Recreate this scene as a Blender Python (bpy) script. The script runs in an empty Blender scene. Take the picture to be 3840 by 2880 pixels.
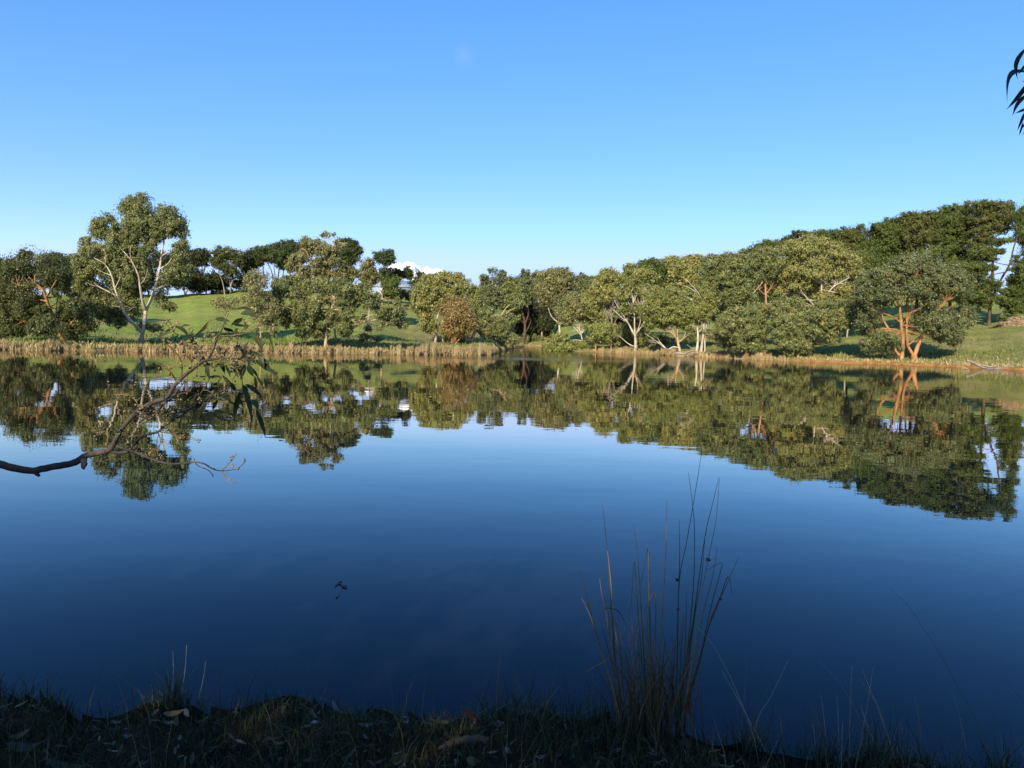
import bpy, math, random
import numpy as np
from mathutils import Vector, Matrix

C = bpy.context.scene
COL = C.collection
R = math.radians

# ------------------------------------------------------------------ camera
CAM_Z = 1.7
F = 2700.0                      # focal length in photo pixels (3840 wide)
PITCH = math.atan(165 / F)
ROLL = 0.0245
cam_d = bpy.data.cameras.new('camera')
cam = bpy.data.objects.new('camera', cam_d)
COL.objects.link(cam)
cam_d.sensor_width = 36
cam_d.lens = 36 * F / 3840
cam_d.clip_start = 0.05
cam_d.clip_end = 12000
RM = Matrix.Rotation(math.pi / 2 - PITCH, 3, 'X') @ Matrix.Rotation(ROLL, 3, 'Z')
cam.matrix_world = Matrix.Translation((0, 0, CAM_Z)) @ RM.to_4x4()
C.camera = cam

# ------------------------------------------------------------------ sun and sky
SUN_EL, SUN_AZ = R(26), R(197)          # azimuth clockwise from +Y: behind the camera, a little to its left
sdir = Vector((math.sin(SUN_AZ) * math.cos(SUN_EL), math.cos(SUN_AZ) * math.cos(SUN_EL), math.sin(SUN_EL)))
sun_d = bpy.data.lights.new('sun', 'SUN')
sun_d.energy = 5.0
sun_d.angle = R(0.5)
sun_d.color = (1.0, 0.90, 0.74)
sun = bpy.data.objects.new('sun', sun_d)
COL.objects.link(sun)
sun.rotation_euler = (-sdir).to_track_quat('-Z', 'Y').to_euler()

world = bpy.data.worlds.new('World')
C.world = world
world.use_nodes = True
wn, wl = world.node_tree.nodes, world.node_tree.links
wn.clear()
w_out = wn.new('ShaderNodeOutputWorld')
w_bg = wn.new('ShaderNodeBackground')
w_sky = wn.new('ShaderNodeTexSky')
w_sky.sky_type = 'NISHITA'
w_sky.sun_disc = False
w_sky.sun_elevation = SUN_EL
w_sky.sun_rotation = SUN_AZ
w_sky.altitude = 0
w_sky.air_density = 1.0
w_sky.dust_density = 0.1
w_sky.ozone_density = 3.0
w_bg.inputs['Strength'].default_value = 0.15
w_hsv = wn.new('ShaderNodeHueSaturation')
w_hsv.inputs['Saturation'].default_value = 1.64
w_hsv.inputs['Value'].default_value = 1.42
w_gam = wn.new('ShaderNodeGamma')
w_gam.inputs['Gamma'].default_value = 0.6
wl.new(w_sky.outputs[0], w_gam.inputs['Color'])
wl.new(w_gam.outputs[0], w_hsv.inputs['Color'])
w_lim = wn.new('ShaderNodeMixRGB')          # keeps the horizon band from burning out
w_lim.blend_type = 'DARKEN'
w_lim.inputs[0].default_value = 1.0
w_lim.inputs[2].default_value = (2.75, 3.75, 7.0, 1)
w_blue = wn.new('ShaderNodeMixRGB'); w_blue.blend_type = 'MULTIPLY'; w_blue.inputs[0].default_value = 1
w_blue.inputs[2].default_value = (1.04, 1.03, 1.25, 1)
wl.new(w_hsv.outputs[0], w_blue.inputs[1])
wl.new(w_blue.outputs[0], w_lim.inputs[1])
# one faint puff of high cloud
_pd = RM @ Vector(((1742 - 1920) / F, -(208 - 1440) / F, -1.0)); _pd.normalize()
w_geo = wn.new('ShaderNodeNewGeometry')
w_dot = wn.new('ShaderNodeVectorMath'); w_dot.operation = 'DISTANCE'
w_dot.inputs[1].default_value = -_pd
wl.new(w_geo.outputs['Incoming'], w_dot.inputs[0])
w_nz = wn.new('ShaderNodeTexNoise'); w_nz.inputs['Scale'].default_value = 110; w_nz.inputs['Detail'].default_value = 4
wl.new(w_geo.outputs['Incoming'], w_nz.inputs['Vector'])
w_mr = wn.new('ShaderNodeMapRange'); w_mr.inputs[1].default_value = 0.017; w_mr.inputs[2].default_value = 0.003
wl.new(w_dot.outputs['Value'], w_mr.inputs[0])
w_mu = wn.new('ShaderNodeMath'); w_mu.operation = 'MULTIPLY'; w_mu.use_clamp = True
wl.new(w_mr.outputs[0], w_mu.inputs[0]); wl.new(w_nz.outputs['Fac'], w_mu.inputs[1])
w_m2 = wn.new('ShaderNodeMath'); w_m2.operation = 'MULTIPLY'; w_m2.inputs[1].default_value = .26
wl.new(w_mu.outputs[0], w_m2.inputs[0])
w_puff = wn.new('ShaderNodeMixRGB'); w_puff.inputs[2].default_value = (2.3, 2.7, 4.2, 1)
wl.new(w_m2.outputs[0], w_puff.inputs[0]); wl.new(w_lim.outputs[0], w_puff.inputs[1])
wl.new(w_puff.outputs[0], w_bg.inputs['Color'])
wl.new(w_bg.outputs[0], w_out.inputs['Surface'])

C.view_settings.view_transform = 'Standard'
C.view_settings.look = 'None'
C.view_settings.gamma = 1
C.view_settings.exposure = 0.65
C.render.engine = 'CYCLES'
C.cycles.max_bounces = 6
C.cycles.transparent_max_bounces = 8

# ------------------------------------------------------------------ helpers
def ray(x, y):
    return RM @ Vector(((x - 1920) / F, -(y - 1440) / F, -1.0))

def P(x, y, d):
    """photo pixel at a depth of d metres ahead of the camera"""
    r = ray(x, y)
    return Vector((0, 0, CAM_Z)) + r * (d / r.y)

def on_plane(x, y, z):
    r = ray(x, y)
    return Vector((0, 0, CAM_Z)) + r * ((z - CAM_Z) / r.z)

def hor(x):
    return 1275 + ROLL * (x - 1920)

ZOOM = {0: (0, 0, 1.0), 1: (0, 680, .41), 2: (560, 680, .41), 3: (1000, 820, .3495), 4: (1500, 900, .3345), 5: (2160, 900, .3013),
        6: (2640, 800, .3737), 7: (3160, 700, .434), 'A': (0, 1100, .4973), 'R': (2100, 1650, .7414), 'G': (2600, 2150, .5606),
        'L': (0, 2380, .5877), 'M': (1200, 2380, .5425), 'S': (3640, 100, .3012)}

def ZP(z, x, y):
    ox, oy, k = ZOOM[z]
    return ox + k * x, oy + k * y

def mesh_np(name, verts, faces, mat, parent=None, smooth=False, attrs=None, face_mat=None):
    """faces: int array (n,3|4) or list of such arrays"""
    verts = np.asarray(verts, dtype=np.float32)
    fl = faces if isinstance(faces, list) else [faces]
    fl = [np.asarray(f, dtype=np.int32) for f in fl if len(f)]
    me = bpy.data.meshes.new(name)
    me.vertices.add(len(verts))
    me.vertices.foreach_set('co', verts.ravel())
    nl = sum(f.size for f in fl)
    npol = sum(len(f) for f in fl)
    me.loops.add(nl)
    me.polygons.add(npol)
    me.loops.foreach_set('vertex_index', np.concatenate([f.ravel() for f in fl]))
    starts, tot = [], 0
    for f in fl:
        starts.append(tot + np.arange(len(f)) * f.shape[1])
        tot += f.size
    me.polygons.foreach_set('loop_start', np.concatenate(starts).astype(np.int32))
    if smooth:
        me.polygons.foreach_set('use_smooth', np.ones(npol, dtype=bool))
    for k, v in (attrs or {}).items():
        a = me.attributes.new(k, 'FLOAT', 'POINT')
        a.data.foreach_set('value', np.asarray(v, dtype=np.float32))
    for m in (mat if isinstance(mat, (list, tuple)) else [mat]):
        me.materials.append(m)
    me.update(calc_edges=True)
    me.validate()
    o = bpy.data.objects.new(name, me)
    COL.objects.link(o)
    if parent:
        o.parent = parent
        o.matrix_parent_inverse = Matrix.Translation(parent.location).inverted()
    return o

def tag(o, label=None, cat=None, group=None, kind=None):
    if label: o['label'] = label
    if cat: o['category'] = cat
    if group: o['group'] = group
    if kind: o['kind'] = kind
    return o

def empty(name, loc, label, cat, group=None):
    o = bpy.data.objects.new(name, None)
    o.empty_display_size = 0.2
    o.location = loc
    COL.objects.link(o)
    return tag(o, label, cat, group)

class Tubes:
    """tapered bent tubes collected into one mesh"""
    def __init__(s, sides=6):
        s.v, s.f, s.n, s.sides = [], [], 0, sides
        s.tris = []
    def add(s, pts, radii, sub=3, closed=True, rough=0.0, rng=None):
        pts = np.asarray([tuple(p) for p in pts], dtype=float)
        radii = np.asarray(radii, dtype=float)
        n = len(pts)
        if n > 2 and sub > 1:
            q, rr = [], []
            for i in range(n - 1):
                p0, p1, p2, p3 = pts[max(i - 1, 0)], pts[i], pts[i + 1], pts[min(i + 2, n - 1)]
                for t in np.arange(sub) / sub:
                    q.append(.5 * (2 * p1 + (p2 - p0) * t + (2 * p0 - 5 * p1 + 4 * p2 - p3) * t * t + (3 * p1 - p0 - 3 * p2 + p3) * t ** 3))
                    rr.append(radii[i] * (1 - t) + radii[i + 1] * t)
            q.append(pts[-1]); rr.append(radii[-1])
            pts, radii = np.array(q), np.array(rr)
        n, k = len(pts), s.sides
        tan = np.gradient(pts, axis=0)
        tan /= np.maximum(np.linalg.norm(tan, axis=1, keepdims=True), 1e-9)
        a = np.cross(tan[0], (0.31, 0.9, 0.3)); a /= max(np.linalg.norm(a), 1e-9)
        ang = np.arange(k) * 2 * np.pi / k
        vs = []
        for i in range(n):
            a = a - tan[i] * np.dot(a, tan[i]); a /= max(np.linalg.norm(a), 1e-9)
            b = np.cross(tan[i], a)
            r = radii[i]
            if rough and rng is not None:
                r = r * (1 + rough * rng.uniform(-1, 1, k))[:, None]
            vs.append(pts[i] + (np.cos(ang)[:, None] * a + np.sin(ang)[:, None] * b) * r)
        base = s.n
        s.v.append(np.vstack(vs))
        i = np.arange(n - 1)[:, None] * k; j = np.arange(k)[None, :]; j2 = (j + 1) % k
        quads = np.stack([i + j, i + j2, i + k + j2, i + k + j], axis=-1).reshape(-1, 4) + base
        s.f.append(quads)
        s.n += n * k
        if closed:
            s.v.append(pts[[0, -1]])
            c0, c1 = s.n, s.n + 1
            jj = np.arange(k); jn = (jj + 1) % k
            s.tris.append(np.stack([np.full(k, c0), base + jn, base + jj], 1))
            e = base + (n - 1) * k
            s.tris.append(np.stack([np.full(k, c1), e + jj, e + jn], 1))
            s.n += 2
    def build(s, name, mat, parent=None):
        fl = [np.vstack(s.f)] + ([np.vstack(s.tris)] if s.tris else [])
        return mesh_np(name, np.vstack(s.v), fl, mat, parent, smooth=True)

# ------------------------------------------------------------------ materials
def new_mat(name):
    m = bpy.data.materials.new(name)
    m.use_nodes = True
    n, l = m.node_tree.nodes, m.node_tree.links
    return m, n, l, n['Principled BSDF']

def ramp(n, stops):
    r = n.new('ShaderNodeValToRGB')
    e = r.color_ramp.elements
    while len(e) < len(stops): e.new(0.5)
    for el, (p, c) in zip(e, stops):
        el.position = p; el.color = (*c, 1)
    return r

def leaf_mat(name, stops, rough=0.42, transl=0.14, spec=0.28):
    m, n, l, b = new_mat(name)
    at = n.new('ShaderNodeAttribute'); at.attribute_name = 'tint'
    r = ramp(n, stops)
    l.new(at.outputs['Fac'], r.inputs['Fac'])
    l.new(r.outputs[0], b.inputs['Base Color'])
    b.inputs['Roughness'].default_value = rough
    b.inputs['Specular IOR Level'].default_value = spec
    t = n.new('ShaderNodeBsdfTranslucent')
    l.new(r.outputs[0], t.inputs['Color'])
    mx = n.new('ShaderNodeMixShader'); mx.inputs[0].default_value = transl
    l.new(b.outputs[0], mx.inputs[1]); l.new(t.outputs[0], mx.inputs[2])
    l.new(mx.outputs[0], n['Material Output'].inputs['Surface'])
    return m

def bark_mat(name, c1, c2, c3, scale=1.5, rough=0.85):
    m, n, l, b = new_mat(name)
    tc = n.new('ShaderNodeTexCoord')
    mp = n.new('ShaderNodeMapping'); mp.inputs['Scale'].default_value = (1, 1, 0.35)
    l.new(tc.outputs['Object'], mp.inputs[0])
    no = n.new('ShaderNodeTexNoise'); no.inputs['Scale'].default_value = scale; no.inputs['Detail'].default_value = 6
    no.inputs['Roughness'].default_value = 0.65
    l.new(mp.outputs[0], no.inputs['Vector'])
    r = ramp(n, [(0.32, c1), (0.5, c2), (0.68, c3)])
    l.new(no.outputs['Fac'], r.inputs[0]); l.new(r.outputs[0], b.inputs['Base Color'])
    b.inputs['Roughness'].default_value = rough
    b.inputs['Specular IOR Level'].default_value = 0.2
    bp = n.new('ShaderNodeBump'); bp.inputs['Strength'].default_value = 0.5; bp.inputs['Distance'].default_value = 0.04 / scale
    l.new(no.outputs['Fac'], bp.inputs['Height']); l.new(bp.outputs[0], b.inputs['Normal'])
    return m

LEAF = {
    'gum':    leaf_mat('gum_leaves', [(0, (0.092, 0.114, 0.035)), (.55, (0.157, 0.177, 0.056)), (.85, (0.231, 0.226, 0.069)), (1, (0.313, 0.241, 0.080))]),
    'yellow': leaf_mat('yellow_gum_leaves', [(0, (0.132, 0.141, 0.043)), (.5, (0.227, 0.229, 0.065)), (.85, (0.323, 0.281, 0.079)), (1, (0.384, 0.263, 0.085))]),
    'blue':   leaf_mat('blue_gum_leaves', [(0, (0.075, 0.094, 0.036)), (.55, (0.132, 0.148, 0.054)), (.9, (0.197, 0.198, 0.070)), (1, (0.245, 0.185, 0.063))]),
    'green':  leaf_mat('green_gum_leaves', [(0, (0.111, 0.136, 0.033)), (.55, (0.200, 0.214, 0.056)), (.9, (0.285, 0.254, 0.070)), (1, (0.325, 0.217, 0.068))]),
    'pale':   leaf_mat('pale_gum_leaves', [(0, (0.092, 0.108, 0.035)), (.5, (0.170, 0.188, 0.059)), (.85, (0.244, 0.240, 0.078)), (1, (0.304, 0.220, 0.082))]),
    'dark':   leaf_mat('dark_gum_leaves', [(0, (0.045, 0.058, 0.017)), (.6, (0.085, 0.096, 0.027)), (.9, (0.145, 0.145, 0.042)), (1, (0.205, 0.155, 0.049))]),
    'shade':  leaf_mat('deep_green_shade_leaves', [(0, (0.026, 0.034, 0.012)), (.6, (0.051, 0.061, 0.021)), (1, (0.085, 0.085, 0.031))]),  # dark foliage; in the inlet hollow this colour also stands in for shade
    'pine':   leaf_mat('pine_needles', [(0, (0.045, 0.072, 0.014)), (.6, (0.092, 0.117, 0.022)), (.9, (0.145, 0.157, 0.030)), (1, (0.189, 0.155, 0.037))], rough=.6),
    'browpine': leaf_mat('brownish_pine_needles', [(0, (.050, .062, .014)), (.6, (.105, .112, .026)), (.9, (.16, .15, .036)), (1, (.20, .15, .045))], rough=.6),
    'darkpine': leaf_mat('dark_pine_needles', [(0, (0.031, 0.051, 0.014)), (.6, (0.058, 0.079, 0.020)), (1, (0.094, 0.106, 0.027))], rough=.6),
    'brown':  leaf_mat('brown_twig_leaves', [(0, (0.147, 0.104, 0.034)), (.5, (0.239, 0.165, 0.053)), (1, (0.308, 0.234, 0.085))]),
    'olive':  leaf_mat('olive_brown_leaves', [(0, (0.120, 0.114, 0.041)), (.5, (0.196, 0.185, 0.063)), (1, (0.288, 0.259, 0.096))]),
}
BARK = {
    'pale':   bark_mat('pale_bark', (.24, .17, .11), (.47, .39, .29), (.60, .53, .43)),
    'orange': bark_mat('orange_bark', (.15, .07, .03), (.38, .18, .07), (.47, .28, .14)),
    'tan':    bark_mat('tan_bark', (.28, .17, .09), (.43, .29, .17), (.52, .40, .26)),
    'grey':   bark_mat('grey_bark', (.14, .11, .085), (.25, .20, .15), (.34, .28, .22)),
    'brown':  bark_mat('brown_bark', (.05, .030, .018), (.10, .06, .035), (.15, .09, .05)),
}

# ------------------------------------------------------------------ terrain
SH_U = np.array([-1500, -400, 0, 300, 530, 800, 1100, 1500, 1840, 1890, 1960, 2060, 2090, 2120, 2250, 2520, 2760, 3013, 3430, 3800, 4400, 5600], float)
SH_D = np.array([40, 50, 55, 57, 60, 61, 66, 71, 78, 110, 190, 190, 140, 125, 118, 104, 92, 83, 79, 70, 60, 48], float)

def shore(u):
    w = 0.5 * np.sin(u * .031) + 0.35 * np.sin(u * .083 + 1) + 0.2 * np.sin(u * .19 + 2)
    return np.interp(u, SH_U, SH_D) + w

_cols = {          # photo column: (depth, photo row) of the ground there
    -1500: [(70, 1230), (185, 1060), (260, 1060)],
    0: [(68, 1272), (120, 1182), (185, 1105), (260, 1112)],
    600: [(73, 1300), (85, 1264), (130, 1200), (185, 1107), (250, 1114)],
    1000: [(71, 1298), (90, 1255), (130, 1196), (185, 1103), (210, 1080)],
    1300: [(76, 1290), (95, 1243), (110, 1218), (150, 1142), (210, 1098), (300, 1110)],
    1600: [(80, 1300), (100, 1283), (130, 1225), (160, 1150), (210, 1105)],
    1850: [(85, 1300), (100, 1288), (160, 1245), (240, 1170), (330, 1120)],
    2010: [(200, 1275), (260, 1225), (330, 1130)],
    2120: [(130, 1302), (160, 1270), (240, 1180), (330, 1115)],
    2300: [(122, 1303), (150, 1250), (200, 1170), (280, 1090)],
    2520: [(108, 1318), (116, 1290), (150, 1235), (200, 1130), (260, 1060)],
    2760: [(95, 1332), (105, 1297), (140, 1235), (200, 1100), (260, 1030)],
    3013: [(87, 1342), (100, 1300), (130, 1250), (180, 1110), (250, 1020)],
    3430: [(83, 1353), (90, 1325), (115, 1250), (150, 1150), (200, 1080)],
    3840: [(73, 1370), (80, 1338), (110, 1205), (135, 1150), (200, 1110)],
    5600: [(56, 1390), (80, 1300), (110, 1200), (200, 1110)],
}
S_GRID = np.array([-6, -2, -.5, 0, .6, 1.5, 3, 5, 8, 12, 18, 26, 36, 50, 65, 80, 100, 130, 160, 220, 350, 600, 5000.])
_U, _ZT = [], []
for _u, _pts in _cols.items():
    d0 = float(np.interp(_u, SH_U, SH_D))
    ss = [-6, -2, -.5, 0, .6, 1.6]
    zz = [-.9, -.6, -.25, -.02, .22, .32]
    for dd, yy in _pts:
        s_ = dd - d0
        if s_ > 2.2:
            ss.append(s_); zz.append(max(.3, CAM_Z + (hor(_u) - yy) / F * dd))
    last = zz[-1]
    ss += [ss[-1] + 150, ss[-1] + 1500, 6000]; zz += [last - 1, last - 8, last - 30]
    _U.append(_u); _ZT.append(np.interp(S_GRID, ss, zz))
_U = np.array(_U, float); _ZT = np.array(_ZT)

_edge_px = [(-900, 2560), (0, 2610), (300, 2660), (560, 2625), (700, 2640), (1000, 2655), (1150, 2640), (1500, 2665), (1900, 2665),
            (2300, 2700), (2600, 2735), (2900, 2800), (3300, 2860), (3840, 2930), (4600, 3020)]
_ex = np.array([on_plane(x, y, .16)[:2] for x, y in _edge_px])

def bank_edge(x):
    return np.interp(x, _ex[:, 0], _ex[:, 1]) + .05 * np.sin(x * 5.1) + .03 * np.sin(x * 13 + 1)

def terrain_z(x, y, want=False):
    x = np.asarray(x, float); y = np.asarray(y, float)
    yy = np.maximum(y, 8.0)
    u = np.clip(1920 + F * x / yy, -1500, 5600)
    s = yy - shore(u)
    iu = np.clip(np.searchsorted(_U, u) - 1, 0, len(_U) - 2)
    t = (u - _U[iu]) / (_U[iu + 1] - _U[iu])
    t = t * t * (3 - 2 * t)
    i_s = np.clip(np.searchsorted(S_GRID, s) - 1, 0, len(S_GRID) - 2)
    ts = np.clip((s - S_GRID[i_s]) / (S_GRID[i_s + 1] - S_GRID[i_s]), 0, 1)
    def at(i):
        return _ZT[i, i_s] * (1 - ts) + _ZT[i, i_s + 1] * ts
    zf = at(iu) * (1 - t) + at(iu + 1) * t
    zf = zf + np.clip(s / 10, 0, 1) * (.14 * np.sin(x * .5 + y * .23) + .10 * np.sin(x * .23 - y * .61 + 1) + .07 * np.sin(x * 1.3 + 2) * np.sin(y * .9))
    # near bank under the camera
    e = bank_edge(x) - y                         # >0 on the bank
    zn = .17 + .10 * np.clip(e / 2.5, 0, 1.5) + .035 * np.sin(x * 3.1 + y * 2) * np.sin(y * 4.3) + .02 * np.sin(x * 9 + 1) * np.sin(y * 8)
    zn = np.where(e < 0, np.maximum(-.8, .17 + e * 1.6), zn * np.clip(.55 + e * 3, 0, 1) + 0 * zn)
    side = np.clip((np.abs(x) - 75) / 25, 0, 1) * 3.0          # the lake closes beyond the frame on both sides
    zn = np.maximum(zn, np.where(y < 40, side - .8, -9))
    z = np.where(y < 8, zn, np.where(y < 30, np.maximum(zf, zn), zf))
    if want:
        return z, u, s, e
    return z

def gz(x, y):
    return float(terrain_z(np.array([x]), np.array([y]))[0])

def build_ground():
    a1 = np.concatenate([np.arange(-180, -52, 4.0), np.arange(-52, 52, .22), np.arange(52, 180.01, 4.0)])
    rr = [.02, .3, .6]
    while rr[-1] < 4.2: rr.append(rr[-1] + .045)
    while rr[-1] < 48: rr.append(rr[-1] * 1.09)
    while rr[-1] < 135: rr.append(rr[-1] + .9)
    while rr[-1] < 5500: rr.append(rr[-1] * 1.05)
    rr = np.array(rr)
    A, RR = np.meshgrid(np.radians(a1), rr, indexing='ij')
    x, y = np.sin(A) * RR, np.cos(A) * RR
    z, u, s, e = terrain_z(x, y, True)
    far = y > 8
    rng = np.random.default_rng(3)
    dry = np.where(far, np.clip(1.15 - s / 9, 0, 1), 0)
    # the mown tan slope behind the reed bed and the pale bank at the right
    dry = np.maximum(dry, np.where(far, 1.0 * np.exp(-((u - 1690) / 260) ** 2) * np.exp(-((s - 30) / 45) ** 2), 0))
    dry = np.maximum(dry, np.where(far & (u > 1850), np.clip(.75 - s / 90, 0, .6), 0))
    dry = np.maximum(dry, np.where(far & (u > 2900), np.clip(1.3 - s / 12, 0, .8), 0))
    soil = np.where(far, np.clip((u - 2850) / 200, 0, 1) * np.clip(1.5 - s / 1.6, 0, 1), 0)
    soil = np.maximum(soil, np.where(far, np.clip(.5 - s / 1.2, 0, .3), 0))
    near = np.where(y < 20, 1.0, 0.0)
    nA, nR = A.shape
    idx = np.arange(nA * nR).reshape(nA, nR)
    q = np.stack([idx[:-1, :-1], idx[:-1, 1:], idx[1:, 1:], idx[1:, :-1]], -1).reshape(-1, 4)[:, ::-1]
    m, n, l, b = new_mat('ground')
    def att(k):
        a = n.new('ShaderNodeAttribute'); a.attribute_name = k
        return a.outputs['Fac']
    tc = n.new('ShaderNodeTexCoord')
    def noise(sc, det=4, ro=.6):
        t = n.new('ShaderNodeTexNoise'); t.inputs['Scale'].default_value = sc; t.inputs['Detail'].default_value = det
        t.inputs['Roughness'].default_value = ro
        l.new(tc.outputs['Object'], t.inputs['Vector'])
        return t.outputs['Fac']
    def mix(fac, a_, b_):
        k = n.new('ShaderNodeMixRGB')
        for i, v in ((0, fac), (1, a_), (2, b_)):
            if hasattr(v, 'links'): l.new(v, k.inputs[i])
            else: k.inputs[i].default_value = v if i == 0 else (*v, 1)
        return k.outputs[0]
    def math_(op, a_, b_):
        k = n.new('ShaderNodeMath'); k.operation = op
        k.use_clamp = True
        for i, v in ((0, a_), (1, b_)):
            if hasattr(v, 'links'): l.new(v, k.inputs[i])
            else: k.inputs[i].default_value = v
        return k.outputs[0]
    g1 = ramp(n, [(.3, (.135, .185, .030)), (.5, (.215, .260, .042)), (.7, (.310, .320, .080))])
    l.new(noise(.35, 6, .7), g1.inputs[0])
    tuft = ramp(n, [(.60, (0, 0, 0)), (.70, (1, 1, 1))]); l.new(noise(.9, 3), tuft.inputs[0])
    grass = mix(math_('MULTIPLY', tuft.outputs[0], .75), g1.outputs[0], (.06, .075, .02))
    mp2 = n.new('ShaderNodeMapping'); mp2.inputs['Scale'].default_value = (.5, 1, 1)
    l.new(tc.outputs['Object'], mp2.inputs[0])
    nt = n.new('ShaderNodeTexNoise'); nt.inputs['Scale'].default_value = .16; nt.inputs['Detail'].default_value = 8; nt.inputs['Roughness'].default_value = .72
    l.new(mp2.outputs[0], nt.inputs['Vector'])
    tan = ramp(n, [(.50, (0, 0, 0)), (.66, (1, 1, 1))]); l.new(nt.outputs['Fac'], tan.inputs[0])
    grass = mix(math_('MULTIPLY', tan.outputs[0], .8), grass, (.32, .26, .10))
    d1 = ramp(n, [(.3, (.13, .095, .045)), (.5, (.24, .18, .08)), (.7, (.33, .26, .13))])
    l.new(noise(.8, 6, .7), d1.inputs[0])
    col = mix(math_('MULTIPLY', att('dry'), math_('ADD', noise(.5, 5), .35)), grass, d1.outputs[0])
    o1 = ramp(n, [(.3, (.24, .10, .03)), (.5, (.42, .20, .065)), (.7, (.55, .32, .13))])
    l.new(noise(1.2, 6, .7), o1.inputs[0])
    col = mix(att('soil'), col, o1.outputs[0])
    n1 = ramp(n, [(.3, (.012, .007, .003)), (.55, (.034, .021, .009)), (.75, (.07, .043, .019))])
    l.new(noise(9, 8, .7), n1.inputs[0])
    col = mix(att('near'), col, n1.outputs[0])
    l.new(col, b.inputs['Base Color'])
    b.inputs['Roughness'].default_value = .95
    b.inputs['Specular IOR Level'].default_value = .1
    bp = n.new('ShaderNodeBump'); bp.inputs['Strength'].default_value = .9; bp.inputs['Distance'].default_value = .3
    l.new(noise(2.5, 6, .75), bp.inputs['Height']); l.new(bp.outputs[0], b.inputs['Normal'])
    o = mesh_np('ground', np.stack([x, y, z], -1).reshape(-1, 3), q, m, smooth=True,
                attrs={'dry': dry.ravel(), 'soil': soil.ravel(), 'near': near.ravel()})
    tag(o, kind='structure')
build_ground()

# ------------------------------------------------------------------ water
def build_water():
    m, n, l, b = new_mat('lake_water')
    n.remove(b)
    dif = n.new('ShaderNodeBsdfDiffuse'); dif.inputs['Color'].default_value = (.004, .006, .012, 1)
    glo = n.new('ShaderNodeBsdfGlossy'); glo.inputs['Color'].default_value = (.76, .93, 1.0, 1); glo.inputs['Roughness'].default_value = 0.0
    fre = n.new('ShaderNodeFresnel'); fre.inputs['IOR'].default_value = 1.2
    mxs = n.new('ShaderNodeMixShader')
    pw = n.new('ShaderNodeMath'); pw.operation = 'POWER'; pw.inputs[1].default_value = 1.3
    l.new(fre.outputs[0], pw.inputs[0])
    sc = n.new('ShaderNodeMath'); sc.operation = 'MULTIPLY'; sc.inputs[1].default_value = 2.4
    l.new(pw.outputs[0], sc.inputs[0])
    mi = n.new('ShaderNodeMath'); mi.operation = 'MINIMUM'; mi.inputs[1].default_value = .78
    l.new(sc.outputs[0], mi.inputs[0])
    crf = ramp(n, [(0, (.60, .82, 1.0)), (.32, (.68, .89, 1.0)), (.72, (1.0, .95, .84))])
    l.new(mi.outputs[0], crf.inputs[0]); l.new(crf.outputs[0], glo.inputs['Color'])
    l.new(mi.outputs[0], mxs.inputs[0]); l.new(dif.outputs[0], mxs.inputs[1]); l.new(glo.outputs[0], mxs.inputs[2])
    l.new(mxs.outputs[0], n['Material Output'].inputs['Surface'])
    tc = n.new('ShaderNodeTexCoord')
    def wave(sx, sy, sc, det):
        mp = n.new('ShaderNodeMapping'); mp.inputs['Scale'].default_value = (sx, sy, 1)
        l.new(tc.outputs['Object'], mp.inputs[0])
        t = n.new('ShaderNodeTexNoise'); t.inputs['Scale'].default_value = sc; t.inputs['Detail'].default_value = det
        t.inputs['Roughness'].default_value = .5
        l.new(mp.outputs[0], t.inputs['Vector'])
        return t.outputs['Fac']
    def mth(op, a_, b_, clamp=False):
        k = n.new('ShaderNodeMath'); k.operation = op; k.use_clamp = clamp
        for i, v in ((0, a_), (1, b_)):
            if hasattr(v, 'links'): l.new(v, k.inputs[i])
            else: k.inputs[i].default_value = v
        return k.outputs[0]
    big = wave(.5, 1.0, .55, 2)
    small = wave(.6, 1.0, 3.2, 2)
    sep = n.new('ShaderNodeSeparateXYZ'); l.new(tc.outputs['Object'], sep.inputs[0])
    # wind-ruffled patch in the middle of the lake, near the far reeds
    dx = mth('DIVIDE', mth('ADD', sep.outputs[0], .5), 13.0)
    dy = mth('DIVIDE', mth('SUBTRACT', sep.outputs[1], 66.0), 7.0)
    rr = mth('ADD', mth('MULTIPLY', dx, dx), mth('MULTIPLY', dy, dy))
    patch = mth('SUBTRACT', 1.0, rr, True)
    # a light breeze roughens the surface along the far shore
    far = n.new('ShaderNodeMapRange'); far.inputs[1].default_value = 40; far.inputs[2].default_value = 64; far.inputs[3].default_value = 0.0; far.inputs[4].default_value = .075
    l.new(sep.outputs[1], far.inputs[0])
    brz = wave(.25, 1.0, .12, 3)
    l.new(mth('MULTIPLY', far.outputs[0], mth('ADD', brz, .35)), glo.inputs['Roughness'])
    h = mth('ADD', mth('MULTIPLY', big, .0046), mth('MULTIPLY', small, .0007))
    h = mth('ADD', h, mth('MULTIPLY', mth('MULTIPLY', wave(.7, 1, 5, 3), patch), .03))
    bp = n.new('ShaderNodeBump'); bp.inputs['Strength'].default_value = 1.0; bp.inputs['Distance'].default_value = 1.0
    l.new(h, bp.inputs['Height']); l.new(bp.outputs[0], glo.inputs['Normal']); l.new(bp.outputs[0], fre.inputs['Normal'])
    v = [(-140, -1, 0), (140, -1, 0), (140, 280, 0), (-140, 280, 0)]
    tag(mesh_np('lake_water', v, np.array([[0, 1, 2, 3]]), m), kind='structure')
build_water()

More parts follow.
